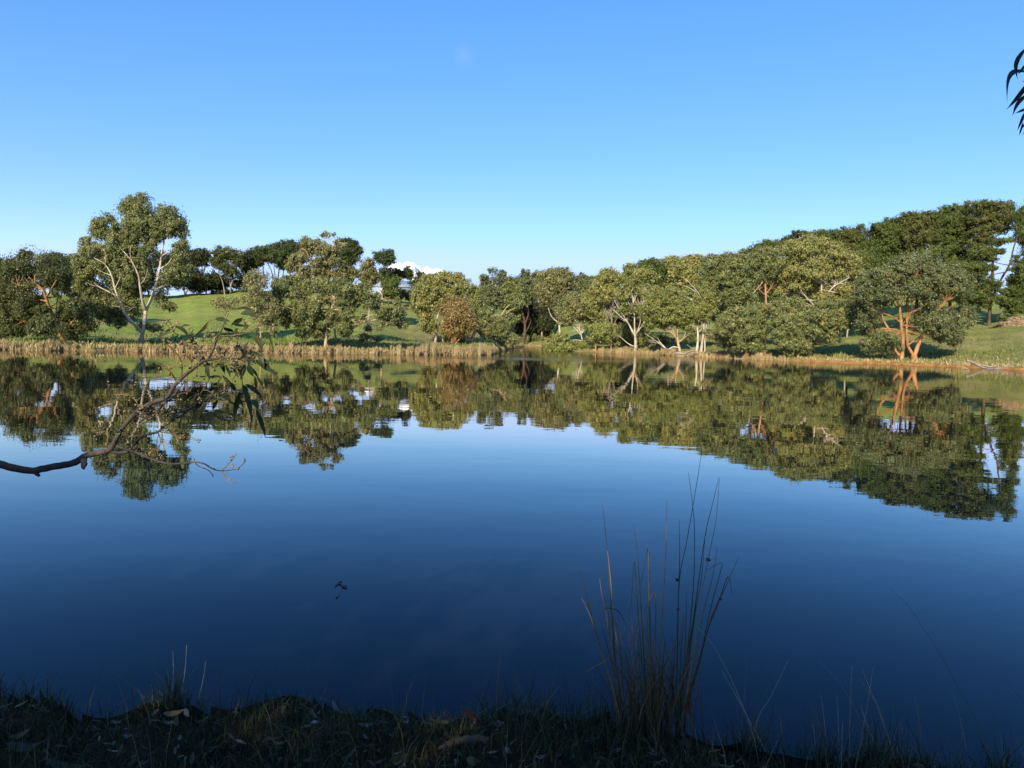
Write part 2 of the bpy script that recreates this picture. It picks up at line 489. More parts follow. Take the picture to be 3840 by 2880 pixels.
# ------------------------------------------------------------------ trees
DENS = 1.0
def leaf_cloud(lobes, d, rng, leaf_len, leaf_asp, droop, clump_frac, dens, gap=0.0, pine=False):
    """lobes: (centre xyz, rx, ry(depth), rz, weight). Returns verts, faces, tint."""
    V, T = [], []
    for (c, rx, ry, rz, wgt) in lobes:
        px = F / d * .2667
        area = math.pi * rx * rz * px * px
        la = (leaf_len * px) ** 2 * leaf_asp * .5 * .55
        nl = int(max(30, 2.9 * dens * wgt * area / la))
        ncl = int(max(6, min(34, 13 * (rx * rz) / (clump_frac ** 2 * 5.2 * max(min(rx, rz), .3) ** 2))))
        dirs = rng.normal(size=(ncl, 3)); dirs /= np.linalg.norm(dirs, axis=1, keepdims=True)
        rad = rng.uniform(.2, 1.08, ncl) ** .7
        cc = dirs * rad[:, None] * np.array([rx, ry, rz])
        cr = clump_frac * min(rx, rz) * rng.uniform(.5, 1.25, ncl)
        w = cr ** 2; w /= w.sum()
        which = rng.choice(ncl, nl, p=w)
        ld = rng.normal(size=(nl, 3)); ld /= np.linalg.norm(ld, axis=1, keepdims=True)
        lr = rng.uniform(.15, 1.0, nl) ** .5
        stray = rng.random(nl) < .18
        lr = np.where(stray, lr * rng.uniform(1.1, 2.2, nl), lr)
        off = ld * lr[:, None] * cr[which][:, None]
        off[:, 2] *= .8
        if not pine:                                   # drooping sprays under each clump
            off[:, 2] -= np.where(rng.random(nl) < .3, rng.random(nl) * .6, 0) * cr[which]
        pos = cc[which] + off
        wisp = rng.random(nl) < .07                    # thin wisps standing off the whole bough
        wd = rng.normal(size=(nl, 3)); wd /= np.linalg.norm(wd, axis=1, keepdims=True)
        pos = np.where(wisp[:, None], wd * rng.uniform(.9, 1.28, nl)[:, None] * np.array([rx, ry, rz]), pos) + np.array(c)
        out = dirs[which] * .45 + ld * .7 + rng.normal(size=(nl, 3)) * .65 + np.array([0, 0, .2])
        out /= np.linalg.norm(out, axis=1, keepdims=True)
        axis = rng.normal(size=(nl, 3)) * .7 + np.array([0, 0, -droop]) + (ld * .6 if not pine else ld * 1.0 + np.array([0, 0, .5]))
        axis -= out * (axis * out).sum(1, keepdims=True)
        axis /= np.maximum(np.linalg.norm(axis, axis=1, keepdims=True), 1e-6)
        sidev = np.cross(out, axis)
        L = leaf_len * rng.uniform(.6, 1.35, nl)[:, None]
        W = L * leaf_asp * rng.uniform(.7, 1.3, nl)[:, None]
        v = np.stack([pos - axis * L * .5, pos + sidev * W * .5 - axis * L * .06, pos + axis * L * .5, pos - sidev * W * .5 - axis * L * .06], 1)
        V.append(v.reshape(-1, 3))
        ct = rng.normal(.48, .17, ncl) + .10 * dirs[:, 2]
        t = np.clip(ct[which] + rng.normal(0, .085, nl) + np.where(rng.random(nl) < .04, .35, 0), 0, 1)
        T.append(np.repeat(t, 4))
    V = np.vstack(V); T = np.concatenate(T)
    f = np.arange(len(V)).reshape(-1, 4)
    return V, f, T

NLEAF = [0]
def tree(name, label, z, d, lobes, trunk=(), leaf='gum', bark='pale', cat='tree', group=None, seed=0, dens=1.0, depth=.75,
         front=.35, pine=False, auto=True, leaf_k=1.0, clump=.46, back=True, base=None, droop=.8, asp=.38, limb_r=1.0, fill=1.0, low_back=None):
    rng = np.random.default_rng(seed + 17)
    ox, oy, k = ZOOM[z]
    m_px = k * d / F                      # metres per zoom pixel at this depth
    lobes = list(lobes)
    n0 = len(lobes)
    for i in range(n0):                   # smaller tufts bridging neighbouring boughs
        for j in range(i):
            a, b = lobes[i], lobes[j]
            gap_ = math.hypot((a[0] - b[0]) / (a[2] + b[2]), (a[1] - b[1]) / (a[3] + b[3]))
            if gap_ < 1.0 and rng.random() < fill * (.75 if gap_ > .5 else .35):
                t = rng.uniform(.35, .65)
                lobes.append((a[0] * t + b[0] * (1 - t) + rng.normal() * .15 * a[2], a[1] * t + b[1] * (1 - t) + rng.normal() * .15 * a[3], (a[2] + b[2]) * .36, (a[3] + b[3]) * .36))
    for i in range(len(lobes)):           # ragged tufts hanging from and standing off the boughs
        if rng.random() < .55 * fill:
            a = lobes[i]
            q_ = rng.uniform(.35, .6)
            if pine: lobes.append((a[0] + rng.normal() * .8 * a[2], a[1] + rng.normal() * .4 * a[3], a[2] * q_ * 1.3, a[3] * q_ * .7))
            else: lobes.append((a[0] + rng.normal() * .6 * a[2], a[1] + rng.uniform(-.6, 1.0) * a[3], a[2] * q_ * .8, a[3] * q_ * 1.25))
    xs = np.array([l[0] for l in lobes], float); ys = np.array([l[1] for l in lobes], float)
    rxs = np.array([l[2] for l in lobes], float); rys = np.array([l[3] for l in lobes], float)
    cx, cy = (xs.min() + xs.max()) / 2, (ys.min() + ys.max()) / 2
    hw = max((xs.max() - xs.min()) / 2 + rxs.mean() * .5, rxs.mean())
    hh = max((ys.max() - ys.min()) / 2 + rys.mean() * .5, rys.mean())
    crown_r = depth * min(hw, hh * 1.3) * m_px
    L = []
    for x, y, rx, ry in zip(xs, ys, rxs, rys):
        rho = min(1.0, math.hypot((x - cx) / hw, (y - cy) / hh))
        reach = crown_r * math.sqrt(max(0.04, 1 - rho * rho))
        dz = -reach * rng.uniform(.25, .95)
        if low_back is not None and y > low_back: dz = rng.uniform(.3, 1.2)
        dd = d + dz
        c = P(ox + k * x, oy + k * y, dd)
        kx = k * dd / F
        L.append((np.array(c), rx * kx * 1.2, rx * kx * 1.1, ry * kx * 1.2, 1.0))
        if back:
            dd = d + reach * rng.uniform(.2, .8)
            c = P(ox + k * (x + rng.normal(0, .25) * rx), oy + k * (y + rng.normal(0, .2) * ry + .1 * ry), dd)
            kx = k * dd / F
            L.append((np.array(c), rx * kx * 1.05, rx * kx, ry * kx * 1.05, .6))
    # trunk base on the ground
    tubes = Tubes(7)
    nodes = []
    bx = None
    for i, line in enumerate(trunk):
        pts, r0, r1 = line[0], line[1], line[2]
        n = len(pts)
        ylo, yhi = max(p[1] for t_ in trunk for p in t_[0]), min(p[1] for t_ in trunk for p in t_[0])
        w = []
        for j, p in enumerate(pts):
            hfrac = (ylo - p[1]) / max(ylo - yhi, 1)
            dz = (p[2] if len(p) > 2 else 0) - crown_r * front * hfrac
            w.append(P(ox + k * p[0], oy + k * p[1], d + dz))
        rad = [(r0 + (r1 - r0) * j / max(n - 1, 1)) * m_px for j in range(n)]
        grounded = (len(line) > 3 and line[3]) or i == 0
        if grounded:
            b0 = w[0]
            g = gz(b0.x, b0.y)
            if g < b0.z + .4:
                w[0] = Vector((b0.x, b0.y, b0.z)); 
                w.insert(0, Vector((b0.x, b0.y, min(g, b0.z) - .25))); rad.insert(0, rad[0] * 1.25)
            if bx is None: bx = Vector((b0.x, b0.y, g))
        tubes.add(w, [r_ * .86 for r_ in rad], sub=4, rough=.12, rng=rng)
        nodes += [(np.array(q), r_) for q, r_ in zip(w, rad)]
    if bx is None:
        c = P(ox + k * cx, oy + k * (ys.max() + 5), d)
        bx = Vector((c.x, c.y, gz(c.x, c.y)))
        topc = L[int(np.argmin(ys)) * (2 if back else 1)][0]
        mid = Vector((c.x + rng.normal() * .3, c.y, (bx.z + topc[2]) / 2))
        r0 = (topc[2] - bx.z) * .016 * limb_r
        w = [Vector((bx.x, bx.y, bx.z - .3)), mid, Vector(topc)]
        tubes.add(w, [r0, r0 * .7, r0 * .2], sub=6, rough=.1, rng=rng)
        for t in np.linspace(.25, 1, 6):
            nodes.append((np.array(w[1].lerp(w[2], t)), r0 * (.7 - .5 * t)))
            nodes.append((np.array(w[0].lerp(w[1], t)), r0 * .8))
    if auto:
        zt = max(q[2] for q, _ in nodes); zb = bx.z + .33 * (zt - bx.z)
        nodes = [nd for nd in nodes if nd[0][2] >= zb]        # no limbs low on the trunk
        npos = np.array([q for q, _ in nodes])
        uses = np.zeros(len(npos))
        for (c, rx, ry, rz, wgt) in L:
            cost = np.linalg.norm(npos - c, axis=1) + np.where(npos[:, 2] > c[2] - .1, 3.0 * np.abs(npos[:, 2] - c[2]) + .5, 0)
            cost = cost + uses * .3
            j = int(np.argmin(cost)); uses[j] += 1
            a, r_ = nodes[j]
            r_ = min(r_ * .45, max(.016, .026 * np.linalg.norm(c - a) ** .5)) * limb_r
            mid = (a + c) / 2 + np.array([rng.normal() * .1, rng.normal() * .1, -.08]) * np.linalg.norm(c - a)
            tubes.add([a, mid, c], [r_, r_ * .75, r_ * .45], sub=4, closed=False)
            for _ in range(3):
                dv = rng.normal(size=3); dv /= np.linalg.norm(dv); dv[2] = abs(dv[2]) * .8
                e = c + dv * np.array([rx, ry, rz]) * .8
                tubes.add([c, (c + e) / 2 + rng.normal(size=3) * .06, e], [r_ * .45, r_ * .3, r_ * .12], sub=2, closed=False)
    root = empty(name, bx, label, cat, group)
    tubes.build('trunk', BARK[bark], root)
    ll = .0028 * d * leaf_k
    V, f, T = leaf_cloud(L, d, rng, ll, asp if not pine else .30, droop, clump, dens * DENS, pine=pine)
    NLEAF[0] += len(f)
    mesh_np('crown', V, f, LEAF[leaf], root, attrs={'tint': T})
    return root

# ------------------------------------------------------------------ the trees round the far shore (pixels of enlarged photo crops)
BG = 'trees on the far shore'
tree('gum_tree', 'dark round-crowned gum with orange twisted limbs above the pale sapling with bare roots', 1, 64, [
    (290,745,170,110),(170,830,110,110),(470,790,120,110),(555,880,95,100),(110,960,90,90),(60,1080,90,110),(110,1250,90,75),(280,1030,100,90),
    (300,1130,110,80),(210,1190,75,60),(150,1330,100,60),(640,1180,100,85),(720,1130,80,70),(690,1280,120,100),(770,1330,90,75),(600,1260,60,80),
    (600,1370,80,60),(430,900,70,60),(380,1180,60,50)],
    [([(590,1470),(545,1390),(500,1270),(450,1150),(420,1060),(390,990),(330,930),(320,860)],22,7),
     ([(500,1260),(440,1250),(340,1240)],9,4),([(430,1100),(370,1085),(310,1095)],10,5),([(360,1180),(290,1250),(215,1255)],9,4),
     ([(540,1390),(620,1330),(690,1250)],9,4),([(390,990),(300,960),(170,950)],8,4),([(420,1060),(470,980),(520,900)],9,4)],
    leaf='dark', bark='orange', group=BG, seed=1, front=1.15, dens=.9, fill=.5)
tree('gum_tree', 'dark leafy gum cut off by the left frame edge above the reeds', 1, 67, [
    (10,980,80,80),(-40,1080,90,100),(20,1180,80,90),(-30,1290,100,90),(60,1350,80,60),(-60,950,90,90),(150,1380,70,35),(-20,1390,90,40)],
    leaf='dark', bark='brown', group=BG, seed=2)
tree('gum_sapling', 'small gum sapling with a pale stem standing on bare roots at the waterline', 1, 57.5, [
    (400,1320,100,60),(320,1360,70,45),(480,1350,60,50),(440,1270,60,40)],
    [([(452,1520),(452,1450),(445,1380),(420,1320)],12,5),([(455,1490),(430,1520),(402,1538)],6,3),([(458,1490),(480,1530),(490,1540)],6,3),
     ([(460,1465),(500,1500),(560,1500),(630,1535)],5,2)], leaf='dark', bark='tan', group=BG, seed=3, dens=.9, depth=.5, front=.2)
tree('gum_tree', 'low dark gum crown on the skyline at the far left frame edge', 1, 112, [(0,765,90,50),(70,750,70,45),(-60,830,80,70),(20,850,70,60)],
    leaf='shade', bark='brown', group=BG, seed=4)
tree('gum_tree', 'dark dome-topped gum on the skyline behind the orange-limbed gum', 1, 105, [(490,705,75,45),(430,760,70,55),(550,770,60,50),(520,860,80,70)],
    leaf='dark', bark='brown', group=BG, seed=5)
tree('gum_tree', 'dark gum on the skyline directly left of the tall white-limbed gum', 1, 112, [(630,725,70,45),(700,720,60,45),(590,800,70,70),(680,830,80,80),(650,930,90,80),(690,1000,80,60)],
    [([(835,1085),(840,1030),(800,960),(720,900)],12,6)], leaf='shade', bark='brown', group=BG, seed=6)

tree('tall_gum_tree', 'tallest pale-trunked gum with white forked limbs on the grassy left bank', 1, 73, [
    (1230,190,90,60),(1300,165,70,45),(1170,270,85,75),(1290,290,100,80),(1210,390,100,75),(1340,410,85,75),(1500,260,75,50),(1570,330,100,90),
    (1610,430,80,70),(1490,400,75,70),(1440,480,65,45),(1650,590,60,45),(1680,560,40,35),(1250,480,70,40),
    (985,345,60,50),(905,420,80,65),(960,490,85,70),(800,560,60,50),(790,620,55,70),(890,640,90,65),(760,750,95,75),(720,830,65,70),(850,790,85,70),
    (780,920,80,70),(960,740,65,50),(1060,560,80,70),(1020,650,60,50),(1150,560,60,50),(1190,620,65,40),(1270,690,80,60),(1180,840,75,50),(1270,760,55,45),
    (850,1090,80,45),(960,1000,85,60),(880,1160,90,55),(1010,1190,80,60),(1060,1290,70,45),(1190,1060,75,80),(1230,1180,60,70),(1110,1130,50,60),
    (1400,1340,70,35),(1290,1320,55,30),(1480,1110,60,38),(1540,1140,50,40),(1640,690,60,60),(1690,760,50,65),(1600,800,70,60),(1540,850,75,60),(1660,850,70,60),(1500,900,50,40),(1090,480,70,60),(1130,640,70,60),(1060,720,80,60),(1150,740,80,60),(1350,560,70,50),(1400,520,60,60),(1560,450,60,50),(1350,640,60,50),(1220,560,60,50),(980,640,70,60),(930,760,70,60),(1040,830,70,60),(1200,900,70,60),(880,1000,80,55),(980,1090,80,55),(1120,990,70,55),(760,850,70,60),(1390,340,60,50),(1180,190,50,40),(1180,980,60,55),(1120,1060,60,50),(950,1080,60,50),(1320,960,55,45),(1240,1000,55,55),(1100,900,65,55),(1030,1130,55,45),(1330,860,45,45),(700,960,50,55),(830,1010,60,45),(1460,1020,60,45),(1100,1230,60,45),(940,1230,60,40)],
    [([(1285,1530),(1290,1450),(1300,1360)],33,27),
     ([(1290,1370),(1220,1300,-1),(1150,1220,-1.6),(1110,1130,-1.9),(1080,1060,-2),(1030,1030,-2),(900,960,-2),(860,925,-2)],19,2.5),
     ([(1080,1060,-2),(1050,980,-2),(1020,860,-2),(960,760,-2),(860,700,-2)],11,2),
     ([(1310,1370),(1325,1250),(1340,1170),(1390,1060),(1430,930),(1460,800),(1480,640),(1500,560),(1500,480)],21,5),
     ([(1335,1180),(1300,1080,-1),(1280,950,-1.6),(1265,860,-1.8),(1210,740,-1.8),(1130,640,-1.8)],16,3),
     ([(1460,800),(1530,760),(1570,700)],8,3),([(1475,690),(1530,650),(1600,640)],8,3),([(1420,990),(1500,950),(1610,870)],8,3),
     ([(1285,950),(1180,940),(1090,860)],6,2),([(1265,860),(1300,780),(1290,700)],6,2),([(1100,1150),(1030,1140),(950,1140)],5,2),
     ([(1230,1310),(1180,1290),(1120,1255)],6,2),([(1020,860,-2),(960,840,-2),(880,800,-2)],4,1.5),([(1050,980,-2),(1090,900,-2),(1100,840,-2)],4,1.5),([(960,760,-2),(970,690,-2),(950,620,-2)],4,1.5),([(1280,950,-1.6),(1330,880,-1.6),(1350,800,-1.6)],4,1.5),([(1210,740,-1.8),(1190,660,-1.8),(1200,590,-1.8)],4,1.5),([(1110,1130,-1.9),(1040,1100,-2),(960,1100,-2)],4,1.5),([(1150,1220,-1.6),(1190,1170,-1.6),(1230,1150,-1.4)],4,1.5),([(1440,880),(1400,800),(1390,720)],4,1.5),([(1470,750),(1430,690),(1420,620)],4,1.5),([(900,960,-2),(840,950,-2),(790,920,-2)],3,1.2),([(1500,560),(1440,420),(1400,350)],7,3),([(1210,740),(1220,560),(1240,420)],7,3)],
    leaf='pale', bark='pale', group=BG, seed=7, front=.5, dens=.72, clump=.5, depth=.36, fill=.8, limb_r=.5, low_back=940, auto=False)

CR = 'trees along the pasture crest'
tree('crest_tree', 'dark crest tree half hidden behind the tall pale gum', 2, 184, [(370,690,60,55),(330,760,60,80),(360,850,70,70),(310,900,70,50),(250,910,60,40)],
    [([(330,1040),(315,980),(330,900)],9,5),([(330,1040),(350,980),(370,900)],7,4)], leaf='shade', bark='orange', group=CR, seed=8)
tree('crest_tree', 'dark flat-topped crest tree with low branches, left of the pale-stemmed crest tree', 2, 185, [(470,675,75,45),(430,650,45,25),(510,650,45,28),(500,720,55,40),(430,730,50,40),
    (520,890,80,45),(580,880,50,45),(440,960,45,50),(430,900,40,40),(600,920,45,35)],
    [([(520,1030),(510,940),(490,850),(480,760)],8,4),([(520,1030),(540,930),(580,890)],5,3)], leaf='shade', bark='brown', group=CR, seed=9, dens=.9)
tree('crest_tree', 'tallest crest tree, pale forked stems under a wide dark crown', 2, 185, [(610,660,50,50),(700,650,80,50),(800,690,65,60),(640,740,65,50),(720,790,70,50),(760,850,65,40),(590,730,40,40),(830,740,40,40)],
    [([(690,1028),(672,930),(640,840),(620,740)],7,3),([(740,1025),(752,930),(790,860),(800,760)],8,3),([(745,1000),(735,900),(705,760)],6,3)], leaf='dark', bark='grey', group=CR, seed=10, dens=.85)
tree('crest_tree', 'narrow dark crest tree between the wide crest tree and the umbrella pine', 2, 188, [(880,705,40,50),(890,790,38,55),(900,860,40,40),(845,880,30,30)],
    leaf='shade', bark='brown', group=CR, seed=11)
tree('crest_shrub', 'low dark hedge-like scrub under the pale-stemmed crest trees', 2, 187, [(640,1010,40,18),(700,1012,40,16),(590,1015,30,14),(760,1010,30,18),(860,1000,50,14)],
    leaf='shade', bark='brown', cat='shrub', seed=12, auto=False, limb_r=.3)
tree('umbrella_pine', 'dark umbrella pine on the crest with sky between its bare stems', 2, 192, [(980,660,65,50),(1050,640,70,42),(1000,720,85,45),(940,770,55,40),(900,800,50,45),(1080,700,60,45),(1110,640,50,40)],
    [([(1000,1010),(1040,880),(1040,740)],9,4),([(1130,870),(1110,800),(1070,720)],7,3)], leaf='darkpine', bark='brown', group='pines on the skyline', seed=13, pine=True, auto=False)
tree('umbrella_pine', 'broad dark pine behind the spreading gum, many bare stems below', 2, 190, [(1180,610,75,45),(1260,585,80,42),(1320,590,70,40),(1180,690,90,50),(1290,660,80,50),(1140,660,50,50),(1380,600,60,50),(1230,760,50,40),(1350,700,60,60)],
    [([(1180,870),(1190,790),(1200,700)],8,4),([(1220,870),(1235,790),(1260,680)],6,3),([(1290,880),(1280,760),(1290,660)],7,3),([(1150,860),(1140,780),(1160,690)],5,2)],
    leaf='darkpine', bark='brown', group='pines on the skyline', seed=14, pine=True, auto=False)
tree('pine_tree', 'dark layered pine rising behind the right side of the big spreading gum', 3, 150, [(830,250,75,42),(900,255,45,38),(950,310,45,50),(1000,350,35,45),(890,370,95,60),(830,450,90,55),(930,430,60,45),(790,330,60,50),(860,520,60,40)],
    [([(868,700),(872,560),(882,420),(870,290)],13,4)], leaf='darkpine', bark='grey', group='pines on the skyline', seed=15, pine=True)
tree('pine_tree', 'lone mop-headed pine on a thin stem beside the white cloud', 3, 150, [(1270,385,95,42),(1320,370,50,35),(1220,430,55,45),(1300,440,70,35),(1290,485,40,18),(1360,470,28,10),
    (1260,560,50,45),(1300,620,60,40),(1250,620,50,40),(1350,640,60,40)],
    [([(1240,865),(1245,720),(1262,560),(1270,430)],10,5),([(1262,590),(1320,580),(1380,560)],4,2)], leaf='darkpine', bark='brown', group='pines on the skyline', seed=16, pine=True)
tree('pine_tree', 'small leaning pine in front of the pale shed roof', 3, 155, [(1340,565,75,30),(1420,590,60,32),(1520,550,42,45),(1530,610,38,45),(1470,600,40,28),(1390,640,50,28)],
    [([(1310,880),(1340,740),(1400,640),(1500,590)],8,3)], leaf='darkpine', bark='brown', group='pines on the skyline', seed=17, pine=True, base=None)
tree('gum_tree', 'pale-limbed bushy gum beneath the mop-headed pine', 3, 120, [(1270,690,60,50),(1340,720,60,50),(1380,690,50,50),(1390,790,40,50),(1400,880,40,70),(1300,800,50,40)],
    [([(1240,860),(1235,780),(1260,710),(1330,690)],8,3),([(1240,790),(1200,740),(1290,690)],5,2)], leaf='pine', bark='tan', group=BG, seed=18)
tree('gum_tree', 'thin grey-leaved gum between the spreading gum and the mop-headed pine', 3, 120, [(1090,540,70,60),(1070,470,55,45),(1150,620,65,55),(1050,630,80,55),(1000,590,50,50),(1130,470,30,25),(1110,690,60,40)],
    leaf='olive', bark='grey', group=BG, seed=19, dens=.75)
tree('shrub', 'dark green garden shrub below the shed roof', 3, 165, [(1480,810,65,45),(1330,800,70,50),(1540,830,40,30),(1420,780,50,30)], leaf='shade', bark='brown', cat='shrub', seed=20, auto=False, limb_r=.4)
tree('crest_tree', 'small dark tree on the skyline against the white cloud', 3, 205, [(1640,590,30,32),(1665,610,25,35),(1620,660,45,35),(1570,690,40,25)], leaf='shade', bark='brown', seed=21, group=CR)

tree('sapling', 'thin brownish half-bare sapling left of the spreading gum', 2, 67, [(960,860,80,50),(1040,900,70,60),(900,930,60,50),(1000,1000,80,55),(920,1060,70,50),(1060,1080,70,60),(1150,1150,70,60),
    (960,1160,80,55),(1080,1200,80,60),(1010,1260,80,50),(1120,1300,70,60),(740,1120,90,60),(640,1100,50,50)],
    [([(1020,1450),(1010,1300),(980,1120),(960,900)],8,2),([(1010,1300),(1080,1150),(1080,960)],5,2),([(1000,1200),(900,1120),(760,1090)],4,2)],
    leaf='olive', bark='tan', group=BG, seed=22, dens=.30, clump=.6, depth=.6)
tree('gum_tree', 'pale-limbed airy gum rising above the dark spreading gum', 3, 76, [
    (410,260,60,48),(520,255,50,48),(630,175,40,32),(722,172,20,20),(480,340,90,60),(620,330,80,60),(700,380,70,60),(780,270,60,45),(380,410,80,52),(300,470,75,60),(270,535,60,42),
    (540,460,75,60),(430,550,60,45),(640,490,75,52),(750,470,60,50),(790,590,70,45),(560,560,50,40),(700,590,60,40),(480,600,80,45),(600,630,80,40),(370,620,70,45),(850,650,80,45),(860,560,60,50),(930,580,50,50)],
    [([(745,1370),(740,1290),(715,1100),(690,960),(660,760),(610,650),(550,540),(470,450),(425,350),(380,325)],16,3),([(640,720),(610,600),(560,470),(525,370)],9,3),([(690,900),(700,700),(700,540),(690,340),(660,225)],9,3),
     ([(660,780),(530,650),(420,560),(350,480)],8,3),([(470,700),(400,650),(320,600)],7,3),([(690,330),(725,270),(722,200)],4,2),([(690,760),(780,640),(860,590)],7,3)],
    leaf='olive', bark='tan', group=BG, seed=23, dens=.85, front=.7)
tree('spreading_gum_tree', 'big broad dark-green spreading gum with a leaning right arm over the reeds', 3, 70.5, [
    (180,680,100,65),(250,760,100,70),(120,750,60,55),(330,650,80,45),(420,740,90,65),(540,710,100,70),(640,730,90,70),(760,720,100,70),(860,760,80,70),(940,730,70,60),(1050,740,60,50),
    (980,850,80,70),(1090,870,80,80),(1160,900,60,70),(1180,830,40,32),
    (100,860,80,60),(60,960,80,60),(170,1000,70,65),(200,1120,42,55),(330,880,90,70),(420,980,110,75),(300,1000,70,75),(520,1000,85,60),(350,1100,100,65),(480,1120,110,75),(390,1230,70,48),
    (560,1200,90,65),(640,1130,75,55),(720,1060,80,70),(800,1150,80,75),(860,1040,50,50),(840,1220,60,50),(900,950,70,50),(1010,1050,50,40),(890,1180,32,50),(600,860,65,50),(820,870,60,45),(540,920,60,40),(760,900,40,40),
    (1290,980,80,50),(1380,1020,90,60),(1350,1110,80,50),(1450,1100,60,60),(1240,1010,60,45),(1220,1160,32,32),(1400,920,30,70),(1480,1150,30,30)],
    [([(630,1430),(635,1310),(655,1190),(680,1080),(690,990),(725,890),(722,830)],21,11),([(690,980),(800,975),(870,930),(950,880)],12,5),
     ([(668,970),(655,910),(560,870),(480,830)],9,4),([(680,1000),(600,960),(540,930)],6,3),([(690,1090),(880,1085),(1050,1100),(1210,1080),(1330,1060)],10,4),
     ([(1040,1075),(1150,1020),(1280,1000)],6,3),([(680,1080),(560,1010),(430,990),(240,1080)],9,4),([(725,860),(700,820),(620,760)],8,4),([(725,870),(830,780),(920,760)],8,4),([(660,900),(650,800),(640,740)],6,3)],
    leaf='gum', bark='tan', group=BG, seed=24, front=.45, dens=1.0)
tree('shrub', 'small dark shrub under the leaning arm of the spreading gum', 3, 76, [(1085,1175,35,32),(1060,1260,50,30),(1180,1285,45,25),(1030,1290,40,25)], leaf='gum', bark='grey', cat='shrub', seed=25, dens=.8)

tree('yellow_gum_tree', 'yellow-green drooping gum behind the bare orange-brown shrub', 4, 100, [
    (330,480,110,75),(450,440,115,65),(560,430,100,55),(650,425,65,50),(250,560,100,70),(200,640,65,70),(380,580,110,70),(480,550,80,70),(220,740,80,60),(300,690,80,50),(700,510,80,70),(790,560,75,70),
    (830,620,55,60),(820,690,50,42),(680,600,65,42),(260,830,70,60),(320,930,80,60),(340,1000,80,45),(390,760,75,55),(470,680,55,45),(620,530,60,50),(560,620,60,50),(330,400,35,25)],
    [([(392,1150),(408,1060),(400,950),(430,830),(440,720),(460,650)],19,6),([(485,1140),(480,1050),(455,960),(510,860),(580,770),(700,655)],16,5),([(405,1000),(340,900),(280,800)],7,3),([(520,850),(640,810),(740,760)],6,3)],
    leaf='yellow', bark='tan', group=BG, seed=26)
tree('bare_shrub', 'orange-brown nearly leafless fan-shaped shrub standing behind the reeds', 4, 92, [
    (560,760,85,95),(700,720,75,75),(640,850,130,95),(780,860,90,85),(550,920,95,80),(700,960,110,70),(800,930,70,55),(520,1010,50,50),(640,740,70,70),(620,1040,80,50),(730,1040,60,50)],
    [([(585,1200),(572,1080),(520,960),(470,850)],12,2),([(585,1190),(590,1040),(560,860),(540,700)],10,2),([(590,1150),(640,980),(640,760)],9,2),([(600,1150),(690,980),(720,740)],9,2),
     ([(605,1180),(720,1040),(820,900)],8,2),([(600,1120),(700,1000),(850,880)],6,2),([(590,1100),(610,900),(600,720)],6,2),([(585,1120),(540,1020),(480,930)],6,2),([(625,1190),(650,1130),(740,1060)],8,2)],
    leaf='brown', bark='orange', cat='shrub', seed=27, dens=.42, clump=.6, front=.8)
tree('shrub', 'dark green shrub at the foot of the orange-brown bare shrub', 4, 94, [(545,1080,50,50),(490,1060,40,40),(680,1120,50,30),(570,1020,40,30)], leaf='gum', bark='brown', cat='shrub', seed=28)
tree('leaning_gum_tree', 'gum with a thick orange trunk leaning right over the reed bed', 4, 95, [
    (960,820,80,60),(1010,790,55,35),(930,920,55,55),(960,1020,60,70),(1080,930,80,70),(1190,980,75,70),(1150,1050,90,50),(1220,900,45,60),(1100,1020,70,60),(1200,860,60,40)],
    [([(790,1205),(812,1100),(850,1010),(905,960),(965,915)],23,14),([(905,965),(960,900),(1020,860),(1100,840),(1150,870)],11,5),([(1130,850),(1190,760),(1230,730)],7,3),([(1190,830),(1230,790),(1290,765)],6,3),
     ([(770,1200),(765,1120),(760,1060)],11,5,True)],
    leaf='gum', bark='tan', group=BG, seed=29, front=.8)
tree('gum_tree', 'airy see-through gum standing out against the sky above the leaning gum', 4, 135, [(1040,340,50,36),(950,415,48,36),(1130,385,60,38),(1165,365,25,28),(1000,440,65,45),(930,470,42,40),(1090,460,60,40),(990,520,70,40),(1150,440,50,30)],
    leaf='blue', bark='grey', group=BG, seed=30, dens=.55)
tree('gum_tree', 'mid-green rounded gum below the airy gum', 4, 128, [(960,620,100,70),(1000,700,110,65),(920,560,60,40),(1090,600,80,60),(900,690,60,50),(1040,540,70,40)],
    leaf='blue', bark='grey', group=BG, seed=31)
tree('gum_tree', 'dense olive gum overhanging the dark inlet, thick dark trunk', 4, 193, [(1260,470,75,65),(1190,550,100,65),(1200,670,130,65),(1300,600,80,60),(1300,710,100,60),(1130,720,95,55),(1170,470,50,40),(1340,520,60,60),(1380,660,70,70),(1300,860,60,50)],
    [([(1385,1180),(1395,1060),(1400,930),(1360,780),(1300,650)],22,9),([(1400,950),(1440,820),(1420,700)],12,5),([(1395,1050),(1430,1000),(1470,900)],9,4)], leaf='gum', bark='brown', group=BG, seed=32, front=.2)
tree('gum_tree', 'blue-green gum with a narrow peaked top behind the dark inlet', 4, 202, [(1412,370,45,40),(1400,450,80,60),(1450,540,95,70),(1480,630,80,55),(1350,520,60,60),(1500,470,50,50)],
    leaf='blue', bark='grey', group=BG, seed=33)
tree('gum_tree', 'blue-green gum with twin small tops left of the brown-olive round gum', 4, 200, [(1550,385,50,40),(1640,370,45,32),(1540,460,55,55),(1600,440,60,50),(1560,560,80,60),(1600,650,80,50)],
    leaf='blue', bark='grey', group=BG, seed=34)
